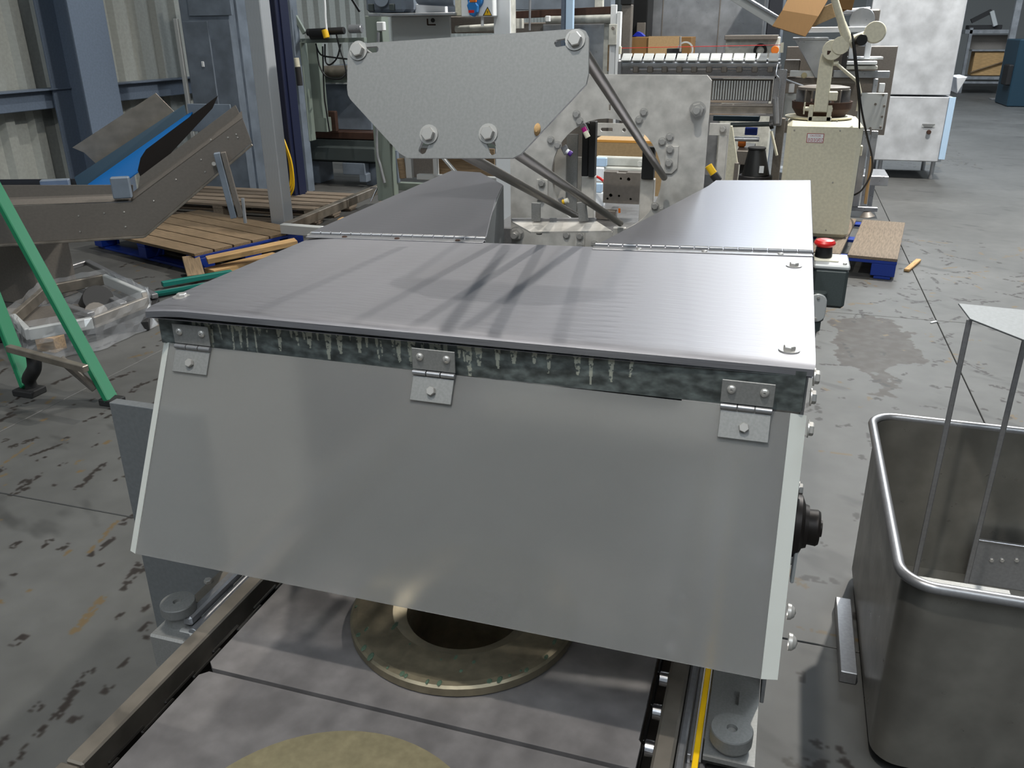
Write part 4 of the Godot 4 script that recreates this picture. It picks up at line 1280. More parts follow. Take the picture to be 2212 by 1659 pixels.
	bar(o, "wooden_prop", M.woodnew, Vector3(0.656, 0.567, -7.3), Vector3(0.662, 0.199, -7.3), 0.02, 0.05, 0.003, Vector3(0, 0, 1))
	bx(o, "foot_rail", M.galv, Vector3(0.658, 0.118, -7.525), Vector3(0.248, 0.035, 0.05), 0.003)
	rod(o, "adjusting_foot", M.dullgalv, Vector3(0.71, 0.057, -7.5), Vector3(0.704, 0.096, -7.5), 0.06, 0.03)
	bx(o, "base_beam", M.galv, Vector3(0.4, 0.32, -7.9), Vector3(0.9, 0.08, 0.4), 0.004)
	for x in [0.02, 0.75]:
		bx(o, "leg", M.galv, Vector3(x, 0.14, -8.0), Vector3(0.06, 0.28, 0.06), 0.003)
	# cardboard thrown over the top of it
	var c := thing("cardboard_sheet", "large brown cardboard sheet hanging over the packing machine's hopper", "cardboard", Vector3(-0.018, 1.504, -7))
	g = G.new()
	var A := [Vector3(-0.093, 1.724, -7.1), Vector3(-0.13, 1.624, -7.02), Vector3(-0.189, 1.518, -6.98)]
	var B := [Vector3(0.197, 1.727, -7.15), Vector3(0.127, 1.581, -7.05), Vector3(0.053, 1.444, -7)]
	for k in 2:
		for s in [0.0, -0.004]:
			var e := Vector3(0, s, s)
			g.face([A[k + 1] + e, B[k + 1] + e, B[k] + e, A[k] + e], (A[0] + B[2]) / 2 + Vector3(0, 0, 1.0 if s < 0.0 else -1.0))
		g.face([A[k], A[k + 1], A[k + 1] + Vector3(0, -0.004, -0.004), A[k] + Vector3(0, -0.004, -0.004)])
		g.face([B[k], B[k + 1], B[k + 1] + Vector3(0, -0.004, -0.004), B[k] + Vector3(0, -0.004, -0.004)])
	put(c, "sheet", g, M.cardbrown)
	var d := thing("cardboard_scrap", "crumpled cardboard flaps lying behind the hanging sheet", "cardboard", Vector3(0.181, 1.536, -7.45))
	bar(d, "flap", M.cardbrown, Vector3(0.082, 1.548, -7.2), Vector3(0.308, 1.665, -7.22), 0.03, 0.09, 0.001)
	bar(d, "flap", M.card, Vector3(0.058, 1.548, -7.14), Vector3(0.228, 1.621, -7.16), 0.03, 0.10, 0.001)
	bar(d, "flap", M.cardbrown, Vector3(0.257, 1.703, -7.2), Vector3(0.367, 1.688, -7.2), 0.02, 0.14, 0.001)

func steel_cabinet() -> void:
	var z := -9.95
	var o := thing("steel_cabinet", "tall dented pale steel cabinet on short legs beside the packing machine", "cabinet", Vector3(1.3, 0, -10.4))
	bx(o, "upper_casing", M.cabinet, Vector3(1.113, 1.591, -10.4), Vector3(0.866, 1.466, 0.9), 0.006)
	bx(o, "lower_casing", M.cabinet, Vector3(1.224, 0.516, -10.4), Vector3(0.712, 0.651, 0.86), 0.004)
	bx(o, "door_panel", M.cabinet, Vector3(1.214, 0.518, -9.96), Vector3(0.658, 0.641, 0.02), 0.004)
	bx(o, "corner_strip", M.paleblue, Vector3(1.574, 0.531, -9.94), Vector3(0.06, 0.619, 0.02), 0.002)
	var g := G.new()
	g.plate(Transform3D(Basis(), Vector3(0, 0, -9.98)), [Vector2(1.580, 1.025), Vector2(1.680, 1.034), Vector2(1.615, 0.874)], 0.5, [], 0.004)
	put(o, "side_chute", g, M.cabinet)
	for p in [Vector3(1.408, 0.494, -9.95)]:
		rod(o, "lock", M.rust, p, p + Vector3(0, 0, 0.03), 0.022)
	bx(o, "name_plate", M.alloy, Vector3(1.396, 0.559, -9.947), Vector3(0.123, 0.037, 0.004), 0.0)
	for k in 3:
		bx(o, "print", M.ink, Vector3(1.393, 0.571, -9.939) + Vector3(0.0, -0.014 * k, 0), Vector3(0.12 - 0.02 * k, 0.005, 0.001), 0.0)
	for x in [1.52, 1.0]:
		for zz in [-10.05, -10.7]:
			rod(o, "leg", M.galv, Vector3(x, 0.0, zz), Vector3(x, 0.26, zz), 0.022)
	rng.seed = 12
	g = G.new()

func far_rack() -> void:
	var z := -24.0
	var o := thing("storage_rack", "grey steel rack holding a wooden crate far behind the steel cabinet", "rack", Vector3(4.6, 0, -24.4))
	bx(o, "post", M.galv, Vector3(3.936, 0.74, -24.05), Vector3(0.071, 1.48, 0.1), 0.005)
	bx(o, "post", M.galv, Vector3(4.809, 0.736, -24.05), Vector3(0.079, 1.472, 0.1), 0.005)
	bx(o, "shelf", M.galv, Vector3(4.324, 1.389, -24.5), Vector3(1.038, 0.091, 1), 0.005)
	bx(o, "shelf", M.galv, Vector3(4.406, 0.356, -24.5), Vector3(0.886, 0.074, 1), 0.005)
	bx(o, "lower_rail", M.galv, Vector3(4.391, 0.25, -24.05), Vector3(0.857, 0.053, 0.1), 0.005)
	bx(o, "back_box", M.dullgalv, Vector3(4.45, 1.145, -24.5), Vector3(0.903, 0.331, 0.4), 0.005)
	var c := thing("wooden_crate", "tan wooden crate on the far steel rack", "crate", Vector3(4.547, 0.39, -24.3))
	bx(c, "front", M.woodnew, Vector3(4.475, 0.675, -24.35), Vector3(0.703, 0.532, 0.5), 0.005)
	bx(c, "top_rail", M.galv, Vector3(4.409, 0.974, -24.3), Vector3(0.738, 0.041, 0.5), 0.005)
	bar(c, "brace", M.wood, Vector3(4.095, 0.482, -24.08), Vector3(4.791, 0.735, -24.08), 0.02, 0.10, 0.003, Vector3(0, 0, 1))
	var t := thing("power_tool", "dark folded tool lying on top of the far rack", "tool", Vector3(4.294, 1.455, -24.3))
	bar(t, "arm", M.charcoal, Vector3(3.941, 1.622, -24.3), Vector3(4.34, 1.84, -24.3), 0.1, 0.10)
	bar(t, "arm", M.alloy, Vector3(4.331, 1.84, -24.25), Vector3(4.473, 1.514, -24.25), 0.1, 0.12, 0.01, Vector3(0, 0, 1))
	bx(t, "base", M.charcoal, Vector3(4.27, 1.49, -24.5), Vector3(0.731, 0.092, 0.4), 0.01)
	var p := thing("steel_column", "slim bright steel column standing beside the far rack", "column", Vector3(4.687, 0.152, -22))
	p.position.y = 0.0
	bx(p, "shaft", M.galv, Vector3(4.435, 1.54, -22.075), Vector3(0.133, 3.08, 0.15), 0.01)
	bx(p, "base_plate", M.galv, Vector3(4.431, 0.01, -22.07), Vector3(0.35, 0.02, 0.35), 0.003)
	var k := thing("machine_block", "dark teal machine body in the dim far bay", "machine", Vector3(4.326, 0.363, -20))
	k.position.y = 0.0
	bx(k, "body", M.slate, Vector3(4.373, 0.632, -20.6), Vector3(0.382, 1.264, 1.2), 0.02)
	bx(k, "housing", M.charcoal, Vector3(4.2, 0.596, -20.35), Vector3(0.199, 0.392, 0.5), 0.02)

func slicer() -> void:
	var o := thing("slicing_machine", "wide steel slicing machine with comb fingers behind the frame plate", "machine", Vector3(-0.6, 0, -7.3))
	var z := -7.0
	var l := Vector3(-1.31, 1.301, -7)
	var r := Vector3(-0.113, 1.302, -7)
	for k in 14:  # tipped cover flaps along the top
		var x := lerpf(l.x, r.x, (k + 0.5) / 14.0)
		bx(o, "cover_flap", M.alloy, Vector3(x, l.y, -7.03), Vector3((r.x - l.x) / 14.0 - 0.012, 0.012, 0.10), 0.002, Basis(Vector3.RIGHT, 0.5))
	rod(o, "top_roller", M.galv, Vector3(-1.332, 1.255, -7.05), Vector3(-0.102, 1.255, -7.05), 0.036)
	bx(o, "housing", M.steel, Vector3(-0.721, 1.199, -7.24), Vector3(1.245, 0.089, 0.2), 0.006)
	rod(o, "drive_shaft", M.bright, Vector3(-1.239, 1.214, -7.06), Vector3(-0.119, 1.222, -7.06), 0.012)
	for k in 10:
		bx(o, "clamp", M.dullgalv, Vector3(-1.193, 1.215, -7.05).lerp(Vector3(-0.172, 1.222, -7.05), k / 9.0), Vector3(0.045, 0.055, 0.06), 0.006)
	bx(o, "crossbar", M.bright, Vector3(-0.371, 1.161, -7.02), Vector3(0.505, 0.02, 0.04), 0.003)
	bx(o, "comb_back", M.dullgalv, Vector3(-0.382, 1.065, -7.07), Vector3(0.479, 0.159, 0.02), 0.002)
	var fa := Vector3(-0.579, 1.134, -7.03)
	var fb := Vector3(-0.166, 1.137, -7.03)
	var fh := fa.y - Vector3(-0.567, 0.995, -7.03).y
	for k in 22:
		bx(o, "finger", M.alloy, Vector3(lerpf(fa.x, fb.x, k / 21.0), fa.y - fh / 2, -7.03), Vector3((fb.x - fa.x) / 21.0 * 0.62, fh, 0.012), 0.002)
	bx(o, "finger_rail", M.bright, Vector3(-0.385, 0.983, -7.025), Vector3(0.45, 0.023, 0.03), 0.003)
	rod(o, "feed_roller", M.dullgalv, Vector3(-0.606, 0.949, -7), Vector3(-0.095, 0.957, -7), 0.018)
	bx(o, "apron", M.rail, Vector3(-0.35, 0.923, -7), Vector3(0.503, 0.047, 0.04), 0.003)
	bx(o, "front_bar", M.bright, Vector3(-0.346, 0.894, -6.97), Vector3(0.502, 0.017, 0.04), 0.003)
	bx(o, "side_cheek", M.steel, Vector3(-0.093, 1.014, -7.025), Vector3(0.091, 0.406, 0.05), 0.006)
	rod(o, "crank", M.steel, Vector3(-0.111, 1.015, -6.97), Vector3(-0.084, 0.83, -6.95), 0.022)
	rod(o, "crank_hub", M.black, Vector3(-0.132, 0.817, -6.9), Vector3(-0.106, 0.827, -6.9), 0.026)
	rod(o, "crank_handle", M.cream, Vector3(-0.115, 0.783, -6.9), Vector3(-0.054, 0.604, -6.9), 0.010)
	hose(o, "bent_rod", M.bright, [Vector3(-0.121, 1.257, -6.97), Vector3(-0.123, 1.187, -6.95), Vector3(-0.091, 1.138, -6.95), Vector3(-0.095, 1.023, -6.95)], 0.006)
	bx(o, "side_cheek", M.steel, Vector3(-1.317, 0.787, -7.025), Vector3(0.03, 0.974, 0.05), 0.004)
	rod(o, "tie_tube", M.hammer, Vector3(-0.425, 0.811, -7), Vector3(-0.129, 0.824, -7), 0.018)
	rod(o, "tie_tube", M.galv, Vector3(-0.395, 0.707, -7), Vector3(-0.199, 0.708, -7), 0.018)
	bx(o, "leg", M.dullgalv, Vector3(-0.053, 0.432, -7.08), Vector3(0.066, 0.865, 0.06), 0.004)
	bx(o, "leg", M.dullgalv, Vector3(-1.278, 0.447, -7.08), Vector3(0.062, 0.895, 0.06), 0.004)
	bx(o, "drip_pan", M.slate, Vector3(-0.4, 0.839, -7.3), Vector3(0.358, 0.039, 0.2), 0.004)
	bx(o, "gear_guard", M.blue, Vector3(-0.27, 0.755, -7.125), Vector3(0.095, 0.056, 0.05), 0.004)
	# warning string between two white pegs
	var s := thing("red_string", "thin red string stretched above the slicing machine's top flaps", "string", Vector3(-1.316, 1.372, -7))
	rod(s, "string", M.red, Vector3(-1.316, 1.369, -7), Vector3(-0.103, 1.388, -7), 0.0022, -1.0, 6)
	for q in [[Vector3(-1.317, 1.382, -7), Vector3(-1.318, 1.325, -7)], [Vector3(-0.105, 1.404, -7), Vector3(-0.103, 1.334, -7)]]:
		rod(s, "peg", M.ivory, q[0], q[1], 0.012)
	# on and under it
	var t := thing("funnel_bin", "black tapered bin standing under the slicing machine", "bin", Vector3(-0.197, 0.45, -6.6))
	t.position.y = 0.0
	var base := Vector3(-0.188, 0.497, -6.6)
	var tip := Vector3(-0.197, 0.684, -6.6)
	rod(t, "body", M.black, base, tip, 0.10, 0.06, 24)
	rod(t, "rim", M.rubber, tip, tip + Vector3(0, 0.015, 0), 0.065, -1.0, 24)
	bx(t, "label_tag", M.white, Vector3(-0.147, 0.554, -6.492), Vector3(0.032, 0.049, 0.004), 0.0)
	rod(t, "stand", M.charcoal, Vector3(base.x, 0.0, base.z), base, 0.16, 0.12, 24)
	var j := thing("orange_jug", "small orange plastic jug under the slicing machine's tubes", "jug", Vector3(-0.333, 0.596, -7.2))
	bx(j, "body", M.orange, Vector3(-0.332, 0.665, -7.13), Vector3(0.06, 0.064, 0.06), 0.01)
	rod(j, "neck", M.white, Vector3(-0.341, 0.668, -7.23), Vector3(-0.343, 0.69, -7.23), 0.018)
	j.set_meta("label", "small orange plastic jug on the ledge under the slicing machine")
	var lz := thing("side_ledge", "pale tapered sheet leg and ledge beside the frame plate", "stand", Vector3(-0.295, 0.547, -6))
	lz.position.y = 0.0
	var g := G.new()
	g.plate(Transform3D(Basis(), Vector3(0, 0, -6.0)), [Vector2(-0.364, 0.903), Vector2(-0.352, 0.903), Vector2(-0.293, 0.655), Vector2(-0.280, 0.453), Vector2(-0.373, 0.449), Vector2(-0.379, 0.728)], 0.03, [], 0.003)
	put(lz, "tapered_sheet", g, M.cream)
	bx(lz, "ledge", M.dullgalv, Vector3(-0.294, 0.578, -7.15), Vector3(0.121, 0.105, 0.5), 0.004)
	bx(lz, "leg", M.dullgalv, Vector3(-0.301, 0.333, -6.005), Vector3(0.027, 0.667, 0.05), 0.004)
	bx(lz, "back_leg", M.charcoal, Vector3(-0.296, 0.256, -7.05), Vector3(0.06, 0.512, 0.1), 0.004)

func middle_background() -> void:
	var g := G.new()
	# steel casing with a bright top behind the slicer
	var o := thing("oven_casing", "large polished sheet steel casing behind the cardboard box", "casing", Vector3(-0.5, 0, -10.5))
	bx(o, "body", M.galv, Vector3(-1.001, 1.253, -10.8), Vector3(1.27, 2.506, 1.2), 0.01)
	bx(o, "seam", M.dullgalv, Vector3(-0.841, 1.87, -10.197), Vector3(0.01, 1.26, 0.004), 0.0)
	bx(o, "seam", M.dullgalv, Vector3(-1.458, 1.881, -10.197), Vector3(0.01, 1.282, 0.004), 0.0)
	o = thing("cardboard_box", "open brown cardboard box behind the slicing machine", "box", Vector3(-1.242, 1.276, -8.8))
	o.position.y = 0.0
	bx(o, "body", M.cardbrown, Vector3(-1.272, 1.346, -9), Vector3(0.601, 0.175, 0.4), 0.003)
	bx(o, "flap", M.card, Vector3(-1.224, 1.359, -8.792), Vector3(0.312, 0.166, 0.004), 0.0)
	bx(o, "stand", M.charcoal, Vector3(-1.293, 0.627, -9.0), Vector3(0.6, 1.255, 0.36), 0.003)
	var ct := thing("tall_carton", "tall tan cardboard carton seen through the frame plate opening", "box", Vector3(-0.787, 0.908, -4.3))
	ct.position.y = 0.0
	bx(ct, "carton", M.card, Vector3(-0.718, 0.502, -4.35), Vector3(0.369, 1.003, 0.3), 0.002)
	bx(ct, "tape", M.tag, Vector3(-0.719, 0.998, -4.2), Vector3(0.367, 0.011, 0.004), 0.0)
	var b := thing("blue_bag", "crumpled bright blue plastic bag on the cardboard box", "bag", Vector3(-1.493, 1.435, -8.9))
	g.plate(Transform3D(Basis(), Vector3(0, 0, -8.85)), [Vector2(-1.549, 1.442), Vector2(-1.523, 1.469), Vector2(-1.501, 1.485), Vector2(-1.469, 1.472), Vector2(-1.435, 1.443), Vector2(-1.449, 1.439)], 0.12, [], 0.02)
	put(b, "bag", g, M.glove)
	o = thing("hand_wheel", "clear reel on a steel spindle standing by the cardboard box", "reel", Vector3(-0.973, 1.286, -8.4))
	o.position.y = 0.0
	g = G.new()
	g.lathe(G.along(Vector3(-0.976, 1.325, -8.4), Vector3(-0.964, 1.327, -8.3)), [Vector2(0.06, 0.0), Vector2(0.075, 0.0), Vector2(0.075, 0.05), Vector2(0.06, 0.05), Vector2(0.06, 0.0)], 24)
	put(o, "reel", g, M.alloy)
	rod(o, "spindle", M.bolt, Vector3(-1.003, 1.313, -8.25), Vector3(-1.008, 1.441, -8.25), 0.010)
	bx(o, "clamp", M.charcoal, Vector3(-1.068, 1.312, -8.35), Vector3(0.126, 0.056, 0.1), 0.004)
	bx(o, "pedestal", M.charcoal, Vector3(-1.002, 0.643, -8.41), Vector3(0.212, 1.287, 0.1), 0.004)
	o = thing("port_machine", "off white machine casing with a round porthole behind the slicer flaps", "machine", Vector3(-0.383, 1.28, -8.6))
	o.position.y = 0.0
	bx(o, "casing", M.offwhite, Vector3(-0.393, 0.715, -8.85), Vector3(0.478, 1.43, 0.5), 0.01)
	bx(o, "lip", M.dullgalv, Vector3(-0.408, 1.427, -8.8), Vector3(0.47, 0.039, 0.5), 0.004)
	g = G.new()
	g.lathe(G.along(Vector3(-0.317, 1.316, -8.6), Vector3(-0.313, 1.318, -8.5)), [Vector2(0.035, 0.0), Vector2(0.06, 0.004), Vector2(0.06, 0.012), Vector2(0.035, 0.012), Vector2(0.035, 0.0)], 24)
	put(o, "porthole_ring", g, M.greasy)
	rod(o, "terminal", M.orange, Vector3(-0.184, 1.321, -8.5), Vector3(-0.184, 1.322, -8.46), 0.035)
	o = thing("aluminium_channel", "long pale aluminium channel leaning above the porthole machine", "channel", Vector3(-0.342, 1.637, -8.2))
	bar(o, "web", M.alloy, Vector3(-0.753, 1.873, -8.2), Vector3(-0.161, 1.542, -8.1), 0.03, 0.09)
	bar(o, "flange", M.bright, Vector3(-0.737, 1.893, -8.17), Vector3(-0.141, 1.571, -8.07), 0.05, 0.02)
	o = thing("dark_cabinet", "narrow dark cabinet standing behind the packing machine's hopper", "cabinet", Vector3(-0.203, 1.417, -10))
	o.position.y = 0.0
	bx(o, "body", M.columndark, Vector3(-0.249, 1.131, -9.75), Vector3(0.135, 2.261, 0.3), 0.01)
	bx(o, "edge_post", M.greypaint, Vector3(-0.197, 1.145, -10.05), Vector3(0.079, 2.29, 0.1), 0.006)
	o = thing("gap_shade_box", "tall black box added as the shade of the gap beside the polished casing", "machine", Vector3(-1.661, 1.427, -9.9))
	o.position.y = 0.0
	bx(o, "body", M.black, Vector3(-1.642, 1.157, -9.9), Vector3(0.188, 2.314, 0.4), 0.01)  # black fill painting the shade of the gap next to the casing
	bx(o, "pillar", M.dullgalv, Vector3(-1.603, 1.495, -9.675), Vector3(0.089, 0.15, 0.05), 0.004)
	# pillar and white slotted post
	o = thing("grey_pillar", "square grey steel pillar beside the white slotted post", "pillar", Vector3(-1.44, 1.253, -7.9))
	o.position.y = 0.0
	bx(o, "shaft", M.dullgalv, Vector3(-1.444, 0.851, -7.95), Vector3(0.086, 1.703, 0.1), 0.004)
	bx(o, "cap", M.black, Vector3(-1.447, 1.731, -7.94), Vector3(0.093, 0.058, 0.12), 0.004)
	o = thing("slotted_post", "white painted upright post with holes beside the grey pillar", "post", Vector3(-1.469, 1.151, -7.6))
	o.position.y = 0.0
	bx(o, "strip", M.white, Vector3(-1.502, 1.298, -7.635), Vector3(0.051, 0.796, 0.03), 0.003)
	bx(o, "edge", M.white, Vector3(-1.452, 0.821, -7.63), Vector3(0.036, 1.643, 0.06), 0.004)
	bx(o, "bracket", M.offwhite, Vector3(-1.497, 1.465, -7.605), Vector3(0.068, 0.163, 0.03), 0.003)
	rod(o, "hole_bush", M.dullgalv, Vector3(-1.495, 1.514, -7.58), Vector3(-1.493, 1.514, -7.57), 0.014)
	bx(o, "wood_strip", M.wood, Vector3(-1.514, 1.277, -7.655), Vector3(0.065, 0.212, 0.03), 0.003)
	# enclosure with a stainless door
	o = thing("steel_enclosure", "steel enclosure with a bright door under a rust streaked beam", "enclosure", Vector3(-1.926, 1.17, -8))
	o.position.y = 0.0
	bx(o, "body", M.dullgalv, Vector3(-2.06, 0.785, -8.4), Vector3(0.924, 1.57, 0.8), 0.01)
	bx(o, "door", M.galv, Vector3(-1.927, 1.338, -7.985), Vector3(0.582, 0.429, 0.03), 0.006)
	bx(o, "door_edge", M.offwhite, Vector3(-1.626, 1.338, -7.975), Vector3(0.046, 0.424, 0.05), 0.004)
	rod(o, "pipe", M.offwhite, Vector3(-2.166, 1.6, -7.9), Vector3(-1.57, 1.601, -7.9), 0.045, -1.0, 20)
	bar(o, "rusty_beam", M.rust, Vector3(-2.491, 1.631, -7.9), Vector3(-1.572, 1.66, -7.9), 0.08, 0.06)
	bx(o, "back_sheet", M.greypaint, Vector3(-2.162, 1.957, -8.5), Vector3(0.959, 0.544, 0.2), 0.004)
	bx(o, "pale_upright", M.paleblue, Vector3(-1.904, 1.758, -7.725), Vector3(0.066, 0.815, 0.05), 0.004)
	bx(o, "dark_upright", M.column, Vector3(-1.965, 1.76, -7.745), Vector3(0.037, 0.819, 0.05), 0.004)
	rod(o, "thin_pipe", M.galv, Vector3(-2.254, 1.964, -7.7), Vector3(-2.262, 1.502, -7.7), 0.010)
	bx(o, "valve", M.white, Vector3(-2.127, 1.597, -7.82), Vector3(0.038, 0.049, 0.04), 0.004)
	bx(o, "upright", M.offwhite, Vector3(-1.735, 1.827, -8.13), Vector3(0.075, 0.292, 0.06), 0.004)
	rod(o, "white_jar", M.offwhite, Vector3(-2.38, 1.518, -7.75), Vector3(-2.38, 1.601, -7.75), 0.05)
	# control stand in front of it: gearbox, switch box, white leg
	o = thing("control_stand", "machine stand with grey gearbox, white leg and blue rotary switch", "machine", Vector3(-2.6, 0.313, -6.2))
	o.position.y = 0.0
	bx(o, "gearbox", M.greypaint, Vector3(-2.795, 1.756, -6.075), Vector3(0.301, 0.255, 0.35), 0.02)
	rod(o, "gearbox_hub", M.greypaint, Vector3(-2.821, 1.714, -5.9), Vector3(-2.797, 1.712, -5.85), 0.05, -1.0, 24)
	bx(o, "gearbox_foot", M.hammer, Vector3(-2.896, 1.661, -5.895), Vector3(0.04, 0.048, 0.03), 0.004)
	bx(o, "gearbox_foot", M.hammer, Vector3(-2.735, 1.661, -5.895), Vector3(0.039, 0.044, 0.03), 0.004)
	bx(o, "shelf_rail", M.galv, Vector3(-2.575, 1.612, -6.1), Vector3(0.659, 0.018, 0.5), 0.003)
	bx(o, "mount_plate", M.greypaint, Vector3(-2.631, 1.734, -6.315), Vector3(0.434, 0.211, 0.03), 0.003)
	rod(o, "motor", M.greypaint, Vector3(-2.572, 1.76, -6), Vector3(-2.295, 1.743, -6), 0.085, -1.0, 24)
	bx(o, "white_panel", M.white, Vector3(-2.536, 1.653, -6.125), Vector3(0.236, 0.063, 0.05), 0.004)
	bx(o, "pale_panel", M.alloy, Vector3(-2.617, 1.519, -6.115), Vector3(0.458, 0.17, 0.03), 0.004)
	rod(o, "panel_plug", M.charcoal, Vector3(-2.505, 1.575, -6.07), Vector3(-2.497, 1.575, -6.05), 0.015)
	bx(o, "tape_mark", M.rust, Vector3(-2.546, 1.566, -6.069), Vector3(0.011, 0.042, 0.003), 0.0)
	bx(o, "tape_mark", M.rust, Vector3(-2.516, 1.546, -6.069), Vector3(0.064, 0.009, 0.003), 0.0)
	bx(o, "recess", M.dullgalv, Vector3(-2.324, 1.545, -6.425), Vector3(0.36, 0.117, 0.05), 0.004)
	rod(o, "spare_tube", M.offwhite, Vector3(-2.345, 1.515, -6.1), Vector3(-2.037, 1.528, -6.1), 0.022)
	bx(o, "cream_strip", M.cream, Vector3(-2.237, 1.734, -5.9), Vector3(0.043, 0.268, 0.04), 0.003)
	bx(o, "switch_box", M.white, Vector3(-2.089, 1.727, -5.92), Vector3(0.231, 0.271, 0.14), 0.006)
	var sp := Vector3(-2.123, 1.666, -5.85)
	rod(o, "switch_base", M.skyblue, sp + Vector3(0.03, 0.03, 0), sp + Vector3(0.03, 0.03, 0.04), 0.055, 0.05, 20)
	g = G.new()
	g.plate(Transform3D(Basis(), Vector3(0, 0, -5.79)), [Vector2(-2.141, 1.660), Vector2(-2.127, 1.685), Vector2(-2.081, 1.687), Vector2(-2.062, 1.658), Vector2(-2.069, 1.619), Vector2(-2.097, 1.591), Vector2(-2.123, 1.603)], 0.05, [], 0.006)
	put(o, "switch_knob", g, M.skyblue, "blue rotary switch knob")
	bx(o, "switch_mark", M.red, Vector3(-2.108, 1.623, -5.79), Vector3(0.04, 0.017, 0.003), 0.0)
	bx(o, "switch_clip", M.orange, Vector3(-2.095, 1.69, -5.795), Vector3(0.046, 0.022, 0.02), 0.002)
	g = G.new()
	g.plate(Transform3D(Basis(), Vector3(0, 0, -5.848)), [Vector2(-2.048, 1.597), Vector2(-1.982, 1.596), Vector2(-2.013, 1.653)], 0.001)
	put(o, "warning_border", g, M.ink)
	g = G.new()
	g.plate(Transform3D(Basis(), Vector3(0, 0, -5.847)), [Vector2(-2.039, 1.600), Vector2(-1.989, 1.600), Vector2(-2.013, 1.643)], 0.001)
	put(o, "warning_triangle", g, M.yellow, "yellow triangle with a black lightning mark")
	g = G.new()
	g.plate(Transform3D(Basis(), Vector3(0, 0, -5.846)), [Vector2(-2.010, 1.635), Vector2(-2.019, 1.619), Vector2(-2.013, 1.619), Vector2(-2.016, 1.605), Vector2(-2.007, 1.622), Vector2(-2.013, 1.622)], 0.001)
	put(o, "lightning_mark", g, M.ink)
	rod(o, "cable_gland", M.white, Vector3(-2.069, 1.592, -5.9), Vector3(-2.071, 1.534, -5.9), 0.010)
	bx(o, "white_leg", M.white, Vector3(-1.946, 0.932, -5.96), Vector3(0.119, 1.864, 0.02), 0.003)
	bx(o, "leg_return", M.offwhite, Vector3(-1.894, 0.932, -6.03), Vector3(0.01, 1.864, 0.12), 0.001)
	bx(o, "grey_leg", M.greenish, Vector3(-3.135, 0.908, -6.46), Vector3(0.139, 1.417, 0.12), 0.004)
	bx(o, "terminal", M.white, Vector3(-3.06, 1.541, -6.375), Vector3(0.059, 0.065, 0.05), 0.006)
	hose(o, "conduit", M.galv, [Vector3(-3.072, 1.499, -6.34), Vector3(-3.114, 1.061, -6.34), Vector3(-3.151, 0.635, -6.34), Vector3(-3.129, 0.49, -6.34), Vector3(-3.102, 0.361, -6.34)], 0.012)
	rod(o, "rear_conduit", M.hammer, Vector3(-3.197, 1.452, -6.5), Vector3(-3.148, 1.618, -6.5), 0.02)
	bx(o, "top_cross_member", M.greenish, Vector3(-2.622, 0.688, -6.43), Vector3(0.928, 0.053, 0.06), 0.004)
	bx(o, "frame_bottom", M.alloy, Vector3(-2.493, 0.409, -6.43), Vector3(0.697, 0.044, 0.06), 0.004)
	bx(o, "window_post", M.alloy, Vector3(-2.91, 0.516, -6.425), Vector3(0.053, 0.239, 0.05), 0.003)
	bx(o, "window_post", M.alloy, Vector3(-2.676, 0.524, -6.425), Vector3(0.032, 0.237, 0.05), 0.003)
	bx(o, "window_sheet", M.dullgalv, Vector3(-2.81, 0.516, -6.455), Vector3(0.192, 0.233, 0.01), 0.002)
	bx(o, "back_sheet", M.wood, Vector3(-2.528, 0.482, -6.71), Vector3(0.514, 0.257, 0.02), 0.002)
	bar(o, "diagonal_brace", M.alloy, Vector3(-2.602, 0.582, -6.38), Vector3(-2.469, 0.442, -6.38), 0.02, 0.04, 0.003, Vector3(0, 0, 1))
	rod(o, "stained_tube", M.wood, Vector3(-2.975, 0.553, -6.4), Vector3(-2.961, 0.394, -6.4), 0.03)
	bx(o, "blue_upright", M.greypaint, Vector3(-3.068, 0.468, -6.52), Vector3(0.034, 0.265, 0.04), 0.003)
	# low frame at its foot
	o = thing("base_frame", "low welded steel frame lying on wooden blocks by the stainless post", "frame", Vector3(-3.1, 0, -6.2))
	bar(o, "side_member", M.rail, Vector3(-3.42, 0.185, -5.32), Vector3(-3.50, 0.185, -7.2), 0.06, 0.07, 0.004)
	bar(o, "side_member", M.rail, Vector3(-2.35, 0.185, -5.32), Vector3(-2.50, 0.185, -7.2), 0.06, 0.07, 0.004)
	bar(o, "end_member", M.alloy, Vector3(-3.44, 0.185, -5.30), Vector3(-3.08, 0.185, -5.28), 0.06, 0.07, 0.004)
	bar(o, "end_plate", M.white, Vector3(-3.10, 0.188, -5.27), Vector3(-2.33, 0.188, -5.60), 0.02, 0.075, 0.003)
	bar(o, "rear_member", M.greenish, Vector3(-3.50, 0.185, -7.2), Vector3(-2.50, 0.185, -7.2), 0.06, 0.07, 0.004)
	for q in [[-5.9, 1.5], [-6.6, 1.4]]:
		bar(o, "timber", M.woodnew, Vector3(-3.30, 0.075, q[0]), Vector3(-2.3, 0.075, q[0] - 0.1), 0.10, 0.145, 0.004)
	bar(o, "hook_rod", M.bright, Vector3(-3.317, 0.284, -6.5), Vector3(-3.205, 0.285, -6.5), 0.012, 0.012)
	bar(o, "hook_rod", M.bright, Vector3(-3.257, 0.279, -6.5), Vector3(-3.297, 0.177, -6.45), 0.012, 0.012)

